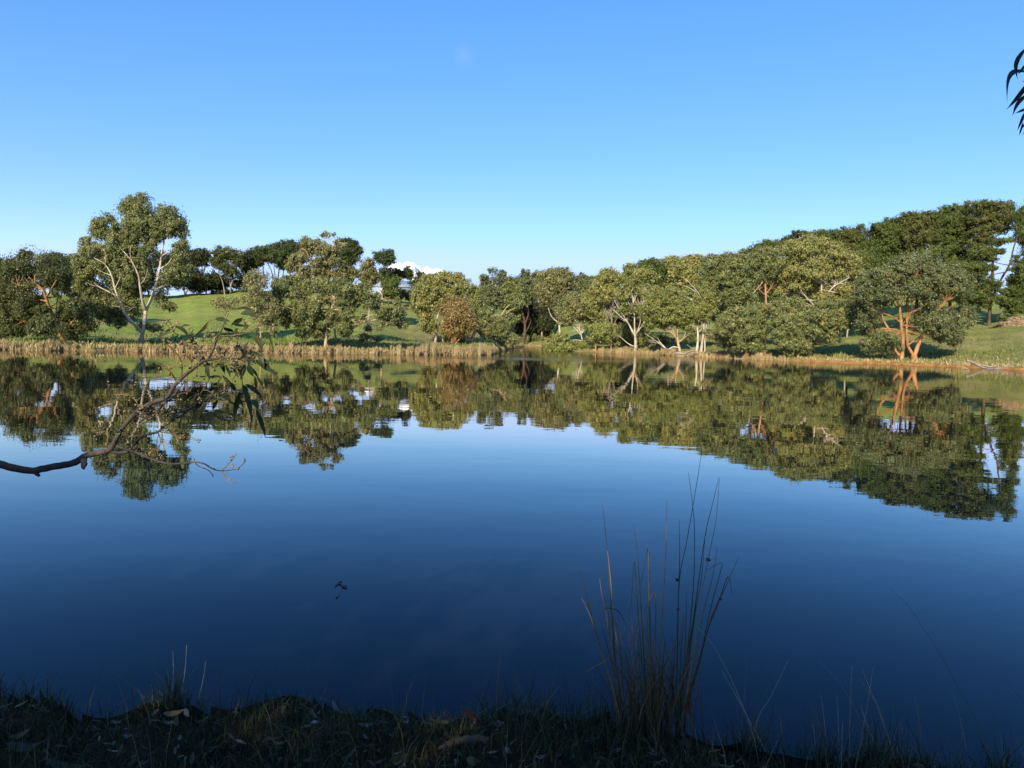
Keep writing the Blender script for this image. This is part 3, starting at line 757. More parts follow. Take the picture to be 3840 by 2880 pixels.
tree('gum_tree', 'gum coloured dark for the shade in the hollow at the back of the inlet', 4, 203, [(1480,760,120,80),(1600,820,110,100),(1400,860,100,90),(1540,940,120,75),(1660,930,85,85),(1440,980,90,60),(1300,960,80,70),(1700,850,70,80),(1620,1040,70,50),(1250,880,80,90)],
    [([(1480,1165),(1470,1080),(1480,1000)],7,4),([(1540,1165),(1545,1080),(1540,1000),(1530,900)],7,4),([(1620,1170),(1615,1080),(1620,980)],8,4),([(1300,1165),(1290,1100),(1310,1020)],7,4),([(1210,1160),(1200,1080),(1220,1000)],6,3)], leaf='shade', bark='brown', group=BG, seed=35)  # the hollow's shade is put into the dark leaf colour
tree('shrub', 'low grey-green scrub on the bank at the back of the inlet', 4, 200, [(1500,1095,80,35),(1430,1110,60,28),(1560,1110,50,25),(1330,1115,50,22),(1240,1120,60,25)], leaf='gum', bark='grey', cat='shrub', seed=36, auto=False, limb_r=.4)
tree('gum_tree', 'big brown-olive round gum with pale forked stems right of the inlet', 4, 141, [
    (1760,365,100,50),(1850,370,70,50),(1660,440,95,75),(1780,460,110,75),(1880,450,60,60),(1640,560,80,80),(1740,590,100,75),(1850,590,80,70),(1620,680,60,60),(1720,680,65,60),(1800,730,65,45),(1600,480,50,60)],
    [([(1790,1050),(1785,920),(1790,810),(1740,690)],14,5),([(1775,925),(1700,860),(1660,760)],9,4),([(1785,870),(1830,770),(1840,680)],8,3),([(1788,900),(1760,800),(1770,700)],7,3)],
    leaf='olive', bark='pale', group=BG, seed=37, front=.5, auto=False)
tree('gum_tree', 'dark blue-green gum between the brown-olive gum and the yellow-topped gum', 4, 150, [(1990,470,80,65),(2050,430,60,42),(2110,470,38,55),(1960,560,70,60),(2050,540,65,55),(2170,450,50,40),(2100,580,70,60)],
    leaf='blue', bark='grey', group=BG, seed=38)
tree('gum_tree', 'half-bare gum with pale spreading limbs above the rounded shore shrub', 4, 125, [(1950,640,75,52),(1930,720,75,52),(1850,820,75,65),(1900,890,75,60),(2000,820,80,65),(1830,910,60,45),(2080,880,50,55),(1990,720,60,50)],
    [([(2045,1140),(2030,1060),(2015,1000),(2010,940)],12,5),([(2030,1070),(1960,990),(1880,930)],7,3),([(2040,1050),(2080,960),(2090,900)],6,3),([(2020,1040),(1980,920),(1920,720)],5,2),([(2050,1130),(1970,1120),(1900,1130)],6,3)],
    leaf='olive', bark='pale', group=BG, seed=39, dens=.8, front=.8)
tree('shore_shrub', 'rounded dark shrub hanging down to the water beside the inlet', 4, 125, [(1690,1180,85,65),(1760,1110,80,55),(1850,1090,50,40),(1690,1240,80,45),(1950,1190,90,55),(2060,1190,80,55),(1860,1220,110,50),(1960,1240,100,40),(1780,1200,90,60)],
    leaf='green', bark='brown', cat='shrub', seed=40, limb_r=.5)

tree('yellow_gum_tree', 'yellow-topped tall gum beside the many-limbed pale gum', 5, 122, [
    (430,410,100,55),(350,480,90,65),(290,560,80,70),(480,480,70,60),(240,650,100,65),(200,740,100,70),(150,800,70,65),(330,640,80,65),(430,560,65,55),(400,700,90,65),(300,760,90,60),(240,880,90,50),
    (180,930,60,52),(470,640,70,50),(290,960,90,50),(520,520,50,50)],
    [([(440,1360),(450,1160),(440,990),(440,850)],15,6),([(450,1090),(500,990),(530,890)],9,3),([(430,950),(350,850),(290,780)],8,3),([(300,1060),(270,990),(230,910)],6,3)],
    leaf='yellow', bark='grey', group=BG, seed=41, front=.55)
tree('gum_tree', 'low green bushy gum at the water below the yellow-topped gum', 5, 119.5, [(250,1140,100,70),(350,1120,100,70),(220,1230,70,48),(330,1220,85,60),(420,1070,60,50),(400,1200,60,50),(170,1100,50,45)],
    [([(245,1350),(250,1280),(260,1200)],10,5),([(435,1370),(440,1290),(435,1220)],14,8,True)], leaf='green', bark='orange', group=BG, seed=42)
tree('many_limbed_gum_tree', 'pale gum whose many white limbs fan out from one orange trunk', 5, 112, [
    (690,340,80,50),(640,400,80,65),(740,420,90,65),(600,490,60,70),(680,500,80,65),(800,480,80,65),(880,400,90,65),(950,450,80,55),(620,590,52,52),(760,560,80,65),(860,560,70,65),(560,700,75,48),
    (640,680,50,52),(740,850,55,60),(880,680,80,50),(600,830,70,52),(540,900,65,50),(640,900,42,42),(820,650,60,45),(700,590,50,40)],
    [([(740,1375),(740,1270),(735,1180)],21,17),([(735,1190),(690,1120),(640,1020),(560,960),(450,850)],12,3),([(720,1160),(660,1050),(600,960),(480,760)],9,3),
     ([(735,1190),(728,1050),(725,900),(690,850),(640,750),(610,650)],12,3),([(725,910),(715,780),(690,640),(670,560)],9,3),([(745,1180),(790,1060),(800,980),(770,930)],10,3),
     ([(755,1160),(830,1050),(900,920),(950,850)],9,3),([(800,985),(830,800),(850,660)],7,3),([(790,860),(820,740),(850,650)],6,2),([(722,1325),(650,1290),(580,1230),(530,1190)],7,3)],
    leaf='green', bark='pale', group=BG, seed=43, front=.9)
tree('gum_tree', 'gum with a stout orange trunk forking low into white limbs, beside a dead bough', 5, 104, [
    (1000,650,100,65),(960,730,100,75),(1060,720,80,60),(920,820,100,65),(1180,680,115,75),(1250,760,100,65),(1130,790,80,50),(1240,850,100,60),(1010,900,125,75),(1120,980,110,55),(950,980,100,55),
    (930,1060,80,42),(1260,960,110,75),(1350,960,80,55),(1350,1060,70,52),(1080,1050,65,38),(860,900,60,60),(1180,880,80,50)],
    [([(1295,1395),(1272,1290),(1262,1210)],22,16),([(1250,1225),(1200,1160),(1145,1140)],10,4),([(1262,1215),(1264,1120),(1290,1040),(1300,940)],11,4),([(1285,1265),(1330,1230),(1365,1150)],10,4),([(1330,1230),(1370,1200),(1400,1180)],5,2),
     ([(1245,1200),(1185,1080),(1150,1010),(1145,930),(1100,850),(1040,760)],10,3),([(1145,940),(1172,840),(1180,740)],7,3),([(1200,820),(1220,760),(1200,700)],5,2)],
    leaf='green', bark='tan', group=BG, seed=44, front=.6)
tree('gum_tree', 'gum with three straight white trunks side by side on the shore', 5, 103, [
    (1560,880,115,65),(1640,800,100,65),(1480,950,100,65),(1600,690,100,65),(1500,820,80,60),(1680,870,75,65),(1620,950,60,48),(1440,900,60,60),(1520,1020,50,35),(1500,760,60,45),(1560,620,60,40)],
    [([(1502,1388),(1518,1220),(1510,1090)],22,9),([(1555,1385),(1582,1200),(1592,1080),(1568,1020)],22,7,True),([(1603,1375),(1606,1180),(1630,1030),(1640,960)],11,6,True),([(1525,1150),(1570,1100)],8,4),
     ([(1590,1090),(1600,900),(1560,740),(1520,660),(1440,560),(1330,455)],8,2.5),([(1510,655),(1400,590),(1270,540)],5,2),([(1560,880),(1490,800),(1420,730),(1340,700)],6,2)],
    leaf='green', bark='pale', group=BG, seed=45, front=.8)
HL = 'gums on the slope behind the shore trees'
for i, (lab, d_, lob, lf) in enumerate([
    ('dark domed gum on the slope, first of the low ridge line beside the open sky', 148, [(870,300,75,45),(960,280,90,50),(820,380,70,60),(920,370,90,60),(1040,330,80,60),(900,460,90,65),(1000,440,90,60),(960,550,100,70)], 'pine'),
    ('broad olive gum on the slope behind the stout orange trunk', 150, [(1160,270,85,50),(1240,250,85,50),(1120,350,90,60),(1230,340,100,65),(1090,440,90,65),(1190,440,90,65),(1280,430,90,65),(1080,560,100,70),(1200,550,90,60)], 'yellow'),
    ('flat-topped yellow-green gum on the slope above the bare pale boughs', 150, [(1370,245,90,48),(1460,240,85,48),(1540,220,40,36),(1340,340,90,65),(1450,340,90,65),(1540,330,80,60),(1360,440,90,65),(1480,450,90,65),(1420,560,90,70),(1540,560,80,70)], 'yellow'),
    ('olive gum on the slope behind the three white trunks', 150, [(1640,255,85,42),(1730,245,85,44),(1620,340,90,60),(1720,340,90,60),(1640,440,90,65),(1740,440,90,65),(1680,550,90,70),(1640,650,70,60),(1760,560,70,60)], 'gum'),
    ('olive gum on the slope left of the gum with the orange mast-like trunk', 148, [(1830,240,85,42),(1920,232,85,42),(1800,330,80,60),(1890,330,90,60),(1970,320,80,60),(1820,430,90,65),(1930,430,90,65),(1860,540,90,65),(1990,440,70,60),(1960,540,80,60)], 'gum')]):
    tree('slope_gum', lab, 5, d_, lob, leaf=lf, bark='grey', group=HL, seed=50 + i, auto=False)
tree('gum_tree', 'thin grey gum with bare forked limbs behind the low round green gum', 5, 116, [(1800,520,80,52),(1790,630,90,65),(1850,720,90,65),(1890,620,80,65),(1720,690,70,60),(1900,800,80,60),(1760,780,70,50)],
    [([(1850,1100),(1845,880),(1800,720),(1790,480)],7,3),([(1845,870),(1790,760),(1740,690)],5,2)], leaf='gum', bark='grey', group=BG, seed=56, front=.7)

tree('gum_tree', 'gum with an orange mast-like trunk and small high crown beside the huge golden gum', 6, 93, [(600,400,95,55),(560,470,110,60),(680,480,80,65),(620,560,95,60),(560,620,75,50),(650,630,65,45),(480,640,65,50),(720,430,60,50),(730,520,50,50),(490,560,70,50)],
    [([(605,1425),(610,1200),(624,1000),(620,850),(614,700),(600,600)],16,8),([(606,815),(560,770),(535,745)],6,3),([(630,800),(655,775),(682,750)],5,2),([(614,700),(570,640),(520,600)],6,3)], leaf='gum', bark='orange', group=BG, seed=60, front=.3)
tree('gum_tree', 'low round green gum on a dark orange trunk at the water edge', 6, 91, [(470,960,115,65),(380,1000,110,70),(280,1040,110,65),(550,990,70,70),(200,1100,60,65),(300,1140,110,65),(460,1100,120,70),(570,1090,60,60),(180,1190,50,48),(370,1210,80,50),(500,1210,105,60),(580,1190,50,50),(360,1330,50,50),(500,1310,85,60),(560,1360,50,35),(330,1260,60,50)],
    [([(425,1430),(412,1260),(415,1100),(400,1000)],14,6),([(410,1200),(500,1120),(540,1040)],6,3),([(412,1240),(330,1170),(260,1110)],6,3)], leaf='pale', bark='orange', group=BG, seed=61, fill=.5)
tree('gum_tree', 'bushy gum with thin pale stems left of the orange mast-like trunk', 6, 112, [(400,790,95,55),(330,830,80,60),(450,850,70,55),(270,850,80,65),(330,560,80,65),(420,450,80,48),(380,400,50,36),(300,480,70,60),(250,640,90,65),(380,640,70,60),(430,540,60,55),(300,740,80,60)],
    [([(440,1000),(440,880),(430,730),(420,640)],6,3),([(430,860),(370,720),(340,610)],5,2),([(430,880),(350,740),(290,650)],5,2),([(440,880),(480,820),(590,690)],7,3)], leaf='gum', bark='pale', group=BG, seed=62, front=.8)
tree('gum_tree', 'grey-green gum on the slope behind the low round green gum', 6, 118, [(180,900,70,60),(90,900,80,70),(60,790,80,65),(150,760,90,65),(200,560,95,75),(80,550,95,75),(100,650,80,65),(20,680,70,65),(230,440,85,45),(100,470,95,48),(200,660,70,60)],
    [([(215,1000),(200,940),(170,800),(150,640)],6,3),([(180,830),(110,760),(60,660)],4,2)], leaf='gum', bark='grey', group=BG, seed=63)
tree('golden_gum_tree', 'huge golden-green gum, the tallest dome at the shore before the pine ridge', 6, 95, [
    (1040,260,90,42),(1150,290,95,50),(900,320,90,45),(820,370,90,50),(1280,330,95,50),(1000,380,120,65),(1150,390,110,65),(1350,410,95,60),(870,470,110,65),(1020,490,110,75),(1450,470,95,60),(1500,540,80,60),
    (1300,500,95,60),(1180,520,90,50),(800,590,100,65),(920,600,105,65),(1070,600,95,60),(760,690,80,60),(860,740,100,65),(1000,700,85,60),(1250,620,95,45),(1420,590,80,48),(1530,620,70,60),(730,790,70,50),(900,800,60,42),
    (1120,720,80,48),(1160,830,100,55),(1270,810,100,55),(1350,790,90,55),(1450,800,80,65),(1500,720,60,50)],
    [([(1090,1440),(1100,1200),(1120,1000),(1160,880),(1180,700),(1150,500)],22,6),([(1130,990),(1260,780),(1340,710),(1450,650)],9,3),([(1130,950),(990,800),(930,700)],9,3),([(1290,745),(1320,690),(1310,640)],5,2),([(1340,710),(1380,705),(1420,720)],4,2)],
    leaf='yellow', bark='pale', group=BG, seed=64, front=.6, fill=.35, dens=.85)
tree('gum_tree', 'blue-green gum skirt reaching the water below the huge golden gum', 6, 88, [
    (1250,900,105,50),(1400,900,95,55),(780,920,105,65),(880,900,90,55),(720,960,60,52),(820,1010,115,65),(940,990,90,65),(1090,1000,80,50),(1130,1060,115,65),(1250,1050,115,65),(1380,1040,105,65),(1480,1010,75,65),
    (1420,1110,85,50),(1280,1150,105,60),(730,1080,70,65),(870,1100,105,65),(1000,1160,85,60),(1100,1190,60,50),(1240,1220,75,50),(1290,1270,42,35),(760,1200,90,60),(860,1260,105,65),(780,1300,70,50),(980,1280,85,60),(900,1360,115,50),(1020,1330,60,52),(860,1410,60,32),(950,1420,50,32)],
    [([(1060,1450),(1040,1350),(1000,1200),(950,1050)],15,6),([(1030,1300),(1150,1150),(1300,1050)],9,4)], leaf='pale', bark='brown', group=BG, seed=65, fill=.4, dens=.9)
PR = 'pines along the right-hand ridge'
for i, (lab, z_, d_, lob) in enumerate([
    ('lowest dark ridge pine, directly behind the gum with the orange mast-like trunk', 6, 132, [(480,390,80,36),(560,350,80,50),(640,320,90,42),(720,320,80,42),(560,440,90,60),(680,400,100,60)]),
    ('dark ridge pine just left of the golden gum dome', 6, 134, [(800,300,85,38),(890,255,80,40),(960,230,80,36),(820,370,90,55),(920,330,90,55)]),
    ('dark ridge pine peeping over the top of the golden gum dome', 6, 132, [(1060,220,90,40),(1150,215,80,42),(1230,220,90,48),(1310,240,80,55),(1120,300,90,55),(1250,310,90,55),(1360,320,80,60)]),
    ('dark ridge pine sloping down right of the golden gum dome', 6, 130, [(1430,205,95,50),(1530,190,95,55),(1420,310,85,60),(1520,300,100,65),(1480,410,85,60),(1580,400,95,70),(1600,500,90,60)]),
    ('broad dark ridge pine behind the left half of the orange-trunked tree', 7, 124, [(300,355,80,42),(380,345,70,42),(450,310,80,42),(280,440,90,50),(380,420,90,50),(470,400,80,50),(250,540,90,60),(350,520,90,55),(440,500,90,55),(160,600,80,60),(300,620,90,50),(420,590,80,50)]),
    ('ridge pine with a humped top behind the orange-trunked tree', 7, 122, [(560,265,75,40),(620,260,60,40),(700,270,80,42),(770,260,60,40),(540,350,80,50),(640,340,90,50),(750,340,90,50),(560,440,90,55),(660,430,90,55),(760,430,90,55),(560,540,80,50),(680,520,80,50)]),
    ('highest ridge pine, a wide dark green dome at the right', 7, 122, [(850,240,80,42),(950,205,80,42),(1050,190,80,42),(860,330,90,50),(960,300,90,55),(1060,290,90,55),(860,430,90,55),(970,400,95,55),(1070,390,90,55),(880,530,90,55),(990,500,95,55),(1060,600,90,60),(950,620,80,50)]),
    ('ridge pine right of the highest dome with sky showing beneath its branches', 7, 118, [(1160,175,85,42),(1260,165,85,42),(1350,175,80,40),(1430,180,60,40),(1150,280,90,55),(1260,270,90,55),(1370,270,90,50),(1450,270,60,50),(1160,390,95,55),(1270,370,90,50),(1380,350,80,45),(1150,500,85,50),(1240,470,60,40),(1160,620,95,50),(1130,720,85,50)])]):
    tree('ridge_pine', lab, z_, d_, lob, leaf=('pine', 'darkpine', 'pine', 'browpine', 'pine', 'browpine', 'pine', 'browpine')[i], bark='brown', group=PR, seed=70 + i, pine=True, auto=False, clump=.42, fill=.55, dens=.9)
tree('ridge_pine', 'open-branched dark-trunked pine with sky gaps at the right frame edge', 7, 112, [
    (1540,230,55,45),(1580,330,55,70),(1550,420,45,50),(1340,480,60,28),(1300,560,70,28),(1560,620,60,60),(1520,700,65,35),(1200,700,85,40),(1240,790,60,35),(1140,870,85,45),(1200,950,80,45),(1400,900,60,35),(1480,830,60,35),
    (1540,900,65,55),(1450,990,80,45),(1560,1000,50,60),(1460,1070,50,35),(1350,560,40,20),(1420,460,40,25),(1600,200,60,60),(1590,480,50,60),(1600,760,60,60),(1500,780,60,30),(1600,900,60,60),(1260,870,70,40),(1330,840,50,28),(1170,1010,80,45),(1130,950,70,40),(1520,1060,60,35),(1380,970,60,35),(1240,620,70,30),(1200,560,80,40),(1290,700,45,22)],
    [([(1265,1150),(1275,1030),(1310,920),(1380,780),(1440,680),(1480,520),(1540,330)],16,5),([(1262,1150),(1262,1000),(1240,820)],12,4,True),([(1400,740),(1300,760),(1240,790)],6,2),([(1440,680),(1340,660),(1280,640)],5,2),
     ([(1430,700),(1520,720),(1567,760)],6,2),([(1300,950),(1400,930),(1500,960)],6,2)],
    leaf='pine', bark='brown', group=PR, seed=80, pine=True, front=.5, auto=False)
tree('orange_trunked_tree', 'wide dark-green tree on three forked orange trunks beside the orange bank', 7, 83, [
    (680,600,80,42),(620,650,90,52),(740,660,80,52),(500,660,70,42),(420,720,90,52),(540,730,90,52),(680,740,100,52),(820,710,90,52),(940,720,80,52),(1020,790,80,52),(900,800,100,60),(760,800,80,50),(600,830,100,52),
    (440,820,90,60),(320,760,80,52),(230,800,80,60),(180,880,80,52),(300,880,100,60),(400,900,80,45),(240,950,100,52),(160,970,70,52),(330,980,90,50),(200,1040,70,42),(580,900,70,42),(700,910,90,50),(810,950,75,40),(760,1010,80,40),
    (1000,880,95,52),(1060,950,60,52),(1060,1080,70,50),(720,1130,115,60),(850,1130,115,60),(950,1180,95,52),(660,1190,80,50),(800,1230,95,52),(920,1250,95,52),(1000,1290,50,42),(870,1310,85,32),(960,1340,50,32),(1080,1160,50,50),
    (220,1150,80,52),(200,1230,70,52),(330,1300,85,50),(380,1360,85,40),(270,1340,70,42),(190,1360,42,45),(420,1310,50,40)],
    [([(510,1470),(522,1350),(505,1200),(492,1050),(470,980),(430,920)],20,8),([(620,1505),(612,1440)],32,28,True),([(605,1450),(562,1370),(552,1250),(556,1100),(556,965)],16,8),([(625,1450),(660,1350),(690,1275),(725,1245)],21,12),
     ([(565,1370),(610,1335),(660,1300)],8,6),([(490,1455),(455,1410),(450,1350)],14,11),([(450,1330),(400,1235),(350,1150),(335,1090)],12,8),([(535,1200),(440,1130),(340,1090)],8,4),([(495,1245),(385,1225),(270,1232)],6,3),
     ([(690,1350),(760,1345),(830,1330)],4,2),([(700,1260),(810,1090),(890,990)],9,5),([(470,980),(450,880),(420,780)],7,3),([(556,1000),(600,880),(640,760)],7,3)],
    leaf='blue', bark='orange', group=BG, seed=81, front=.55, fill=.6, dens=.9, limb_r=.6)
tree('shrub', 'small light green shrub beside the brush heap on the right pasture', 7, 106, [(1375,1125,28,22),(1395,1140,22,16),(1350,1140,20,14)], leaf='pine', bark='brown', cat='shrub', seed=82, auto=False, limb_r=.4)

# ------------------------------------------------------------------ more trees filling the belt behind the shore
tree('crest_tree', 'big dark crest tree filling the gaps behind the tall pale gum', 1, 178, [(1120,800,90,70),(1000,860,90,70),(1230,830,90,70),(1350,790,90,80),(1420,700,80,70),(1550,720,80,60),(1080,920,80,60),(1290,900,80,60),(1400,900,70,60),(1660,830,60,60),(1560,930,70,45),(1180,960,70,40)],
    [([(1360,1040),(1350,960),(1370,880)],9,5),([(1180,1045),(1170,960),(1140,880)],8,4),([(1530,1040),(1540,960),(1570,880)],7,4)], leaf='shade', bark='brown', group='trees along the pasture crest', seed=90, dens=.8)
for i, (lab, z_, d_, lob, lf) in enumerate([
    ('green gum on the slope between the golden gum and the orange-trunked tree', 6, 112, [(1300,700,100,70),(1420,700,100,70),(1500,800,90,70),(1560,720,90,70),(1550,900,90,60),(1250,960,100,60),(1400,980,100,55),(1620,850,90,70)], 'gum'),
    ('dark pine hidden behind the middle of the golden gum', 6, 124, [(800,640,110,80),(950,720,110,80),(1080,800,110,80),(900,860,110,70),(760,820,90,70),(1050,920,110,60),(700,700,80,70),(1200,760,100,80),(1180,900,100,60),(1250,450,100,60),(1130,600,100,70),(1350,560,100,60),(1020,560,90,60),(1300,680,100,60),(880,520,90,60)], 'pine'),
    ('dark green gum filling behind the orange mast-like trunk', 6, 124, [(560,720,90,70),(660,760,90,80),(520,830,80,60),(640,880,80,70),(420,920,90,60),(560,900,80,60),(680,960,70,60),(300,920,90,60),(180,980,80,50)], 'shade'),
    ('bushy green gum on the slope behind the gum with three white trunks', 5, 128, [(1400,740,100,80),(1340,840,100,80),(1700,780,90,80),(1780,880,80,70),(1680,960,80,60),(1440,840,80,70),(1800,960,70,60),(1620,580,80,60)], 'gum'),
    ('dark green gum filling behind the many-limbed pale gum', 5, 132, [(560,640,90,70),(700,700,100,80),(820,780,100,80),(560,860,90,70),(680,840,90,80),(900,760,90,80),(480,800,80,70),(560,1000,90,70),(840,920,90,70),(660,980,80,70),(480,960,70,70),(820,1040,80,60),(1020,820,90,80)], 'shade'),
    ('dark gum filling behind the yellow-green drooping gum', 4, 128, [(300,620,90,70),(430,660,90,70),(540,680,90,70),(650,690,90,70),(760,740,90,70),(860,760,80,70),(880,640,70,60),(700,800,90,60),(820,860,80,60)], 'gum'),
    ('olive gum behind the half-bare gum by the rounded shore shrub', 4, 136, [(1880,700,90,70),(1980,680,90,70),(2080,660,90,70),(2120,760,80,80),(2050,760,90,70),(1850,780,80,60),(2130,860,70,80)], 'gum')]):
    tree('slope_gum' if lf != 'pine' else 'ridge_pine', lab, z_, d_, lob, leaf=lf, bark='brown' if lf == 'pine' else 'grey', group=HL, seed=100 + i, auto=False, pine=lf == 'pine')
tree('ridge_pine', 'dark pine standing low on the slope behind the orange-trunked tree', 7, 112, [(180,640,90,70),(300,700,90,70),(420,700,90,70),(140,760,90,70),(560,640,90,60),(980,700,90,60),(1080,720,80,60),(1100,820,70,60),(880,690,90,50),(700,620,90,50),(800,560,90,50),(700,820,80,50),(800,860,90,55),(900,840,90,55),(620,760,80,60),(760,760,90,60),(860,930,90,50),(740,940,80,50),(980,930,80,50)],
    leaf='pine', bark='brown', group=PR, seed=110, pine=True, auto=False)

tree('crest_tree', 'low see-through dark tree filling under the crest crowns beside the pale-stemmed one', 2, 190, [(620,860,60,45),(560,960,60,35),(680,920,60,45),(840,950,60,40),(780,930,50,40),(460,860,50,50),(900,940,60,40),(380,960,60,40),(660,980,60,25),(500,980,60,22)],
    [([(640,1030),(640,960),(620,880)],6,3),([(565,1030),(568,980)],5,3),([(835,1025),(838,960)],6,3),([(455,1030),(458,950),(460,880)],6,3)], leaf='shade', bark='brown', group='trees along the pasture crest', seed=91, dens=.55, auto=False)
tree('shrub', 'dark bush between the yellow-topped gum and the many-limbed pale gum', 5, 121, [(600,1120,80,65),(560,1220,70,55),(660,1240,55,55),(520,1300,60,35),(640,1060,70,50)], leaf='gum', bark='grey', cat='shrub', seed=92)
tree('shrub', 'green bush right of the orange foot of the many-limbed pale gum', 5, 117, [(830,1190,50,75),(805,1270,45,45),(860,1120,50,45)], leaf='green', bark='grey', cat='shrub', seed=93)
tree('shrub', 'brown twiggy scrub left of the low round green gum', 6, 95, [(230,1240,90,60),(120,1230,70,50),(290,1320,80,40),(200,1310,70,40),(60,1180,60,50)],
    [([(290,1390),(230,1290),(180,1210)],4,1.5),([(300,1390),(200,1300),(90,1240)],4,1.5),([(310,1390),(280,1290),(250,1200)],4,1.5)], leaf='olive', bark='tan', cat='shrub', seed=94, dens=.5)
tree('shrub', 'dry brown scrub in the gloom beneath the leaning gum beside the inlet', 4, 112, [(1110,1110,80,45),(1010,1110,60,50),(1230,1120,80,40),(1180,1060,70,40)], leaf='olive', bark='tan', cat='shrub', seed=95, dens=.6)
tree('shrub', 'olive scrub behind the stout orange trunk that forks low', 5, 118, [(1120,1230,80,45),(1000,1200,70,45),(1400,1230,70,40),(1440,1150,60,45)], leaf='gum', bark='grey', cat='shrub', seed=96, dens=.7)
# ------------------------------------------------------------------ reeds round the shore
def reed_mat(name, stops):
    m, n, l, b = new_mat(name)
    at = n.new('ShaderNodeAttribute'); at.attribute_name = 'tint'
    r = ramp(n, stops); l.new(at.outputs['Fac'], r.inputs[0]); l.new(r.outputs[0], b.inputs['Base Color'])
    b.inputs['Roughness'].default_value = .7
    b.inputs['Specular IOR Level'].default_value = .2
    return m
REED = reed_mat('dry_reeds', [(0, (.19, .13, .055)), (.5, (.36, .26, .12)), (.85, (.50, .38, .20)), (1, (.28, .27, .11))])

def blades(pos, h, w, lean, rng, curve=.25):
    """bent tapering blades: pos (n,3), h, w arrays -> verts, faces (two quads and a tip each)"""
    n = len(pos)
    a = rng.uniform(0, 2 * np.pi, n)
    d = np.stack([np.cos(a), np.sin(a), np.zeros(n)], 1)
    fa = rng.uniform(0, 2 * np.pi, n)
    s = np.stack([np.cos(fa), np.sin(fa), np.zeros(n)], 1)
    le = (lean * rng.uniform(.2, 1.0, n))[:, None]
    up = np.array([0, 0, 1.0])
    H, W = h[:, None], w[:, None] * .5
    p1 = pos + up * H * .5 + d * H * le * .35
    p2 = pos + up * H * (1 - le * .3) + d * H * le * (.8 + curve)
    V = np.stack([pos - s * W, pos + s * W, p1 + s * W * .8, p1 - s * W * .8, p2 + s * W * .15, p2 - s * W * .15], 1).reshape(-1, 3)
    b = np.arange(n)[:, None] * 6
    return V, np.vstack([b + np.array([0, 1, 2, 3]), b + np.array([3, 2, 4, 5])])

def reed_bed(name, u0, u1, n, s0, s1, hmin, hmax, seed, clump=0.0, label=None):
    rng = np.random.default_rng(seed)
    u = rng.uniform(u0, u1, n * 3)
    s = rng.uniform(s0, s1, n * 3)
    dens = .42 + .5 * np.sin(u * .021 + seed) * np.sin(u * .057 + 1.3 * seed) + .35 * np.sin(u * .21) + .25 * np.sin(u * .47 + seed)
    keep = rng.random(n * 3) < np.clip(dens * (1 - clump) + .12, .03, 1) * np.clip((u - u0) / 25, .1, 1) * np.clip((u1 - u) / 25, .1, 1)
    u, s = u[keep][:n], s[keep][:n]
    y = shore(u) + s
    x = (u - 1920) / F * y
    z = np.maximum(terrain_z(x, y), -.1) - .03
    hv = .56 + .25 * np.sin(u * .033 + seed) + .18 * np.sin(u * .14) + .12 * np.sin(u * .37 + 2)
    h = rng.uniform(hmin, hmax, len(u)) * hv
    V, f = blades(np.stack([x, y, z], 1), h, rng.uniform(.03, .065, len(u)), .35, rng)
    t = np.clip(rng.normal(.34, .2, len(u)) + .14 * np.sin(u * .06) + .1 * np.sin(u * .19 + 1), 0, 1)
    o = mesh_np(name, V, f, REED, attrs={'tint': np.repeat(t, 6)})
    tag(o, kind='stuff')
reed_bed('reeds', -150, 330, 3600, -.7, 1.6, .35, .8, 1, .15)
reed_bed('reeds', 400, 560, 700, -.3, 1.2, .3, .7, 2, .2)
reed_bed('reeds', 545, 1210, 8500, -.9, 1.8, .4, .9, 3, .1)
reed_bed('reeds', 1190, 1440, 3000, -.6, 1.6, .35, .8, 4, .2)
reed_bed('reeds', 1455, 1865, 9500, -1.0, 2.4, .7, 1.3, 5, .1)
reed_bed('reeds', 1870, 2090, 2200, -1, 3, .4, 1.0, 6, .2)
reed_bed('reeds', 2225, 2560, 4600, -1.0, 2.5, .5, 1.15, 7, .25)
reed_bed('reeds', 2540, 2800, 2200, -.5, 1.6, .4, 1.1, 8, .3)
reed_bed('reeds', 2770, 2960, 1700, -.4, 1.6, .5, 1.1, 9, .2)

# short grass roughening the banks and the near pasture
def bank_grass():
    rng = np.random.default_rng(21)
    n = 26000
    u = rng.uniform(-200, 4100, n)
    s = rng.exponential(9, n) + .5
    y = shore(u) + s; x = (u - 1920) / F * y
    z = terrain_z(x, y) - .02
    h = rng.uniform(.12, .42, n) * np.where(rng.random(n) < .1, 1.6, 1)
    V, f = blades(np.stack([x, y, z], 1), h, rng.uniform(.05, .11, n), .6, rng)
    t = np.clip(rng.normal(.45, .25, n) + np.clip(.4 - s / 20, -.3, .4), 0, 1)
    m = reed_mat('bank_grass', [(0, (.07, .10, .02)), (.45, (.12, .15, .03)), (.75, (.26, .21, .08)), (1, (.38, .29, .14))])
    tag(mesh_np('bank_grass', V, f, m, attrs={'tint': np.repeat(t, 6)}), kind='stuff')
bank_grass()

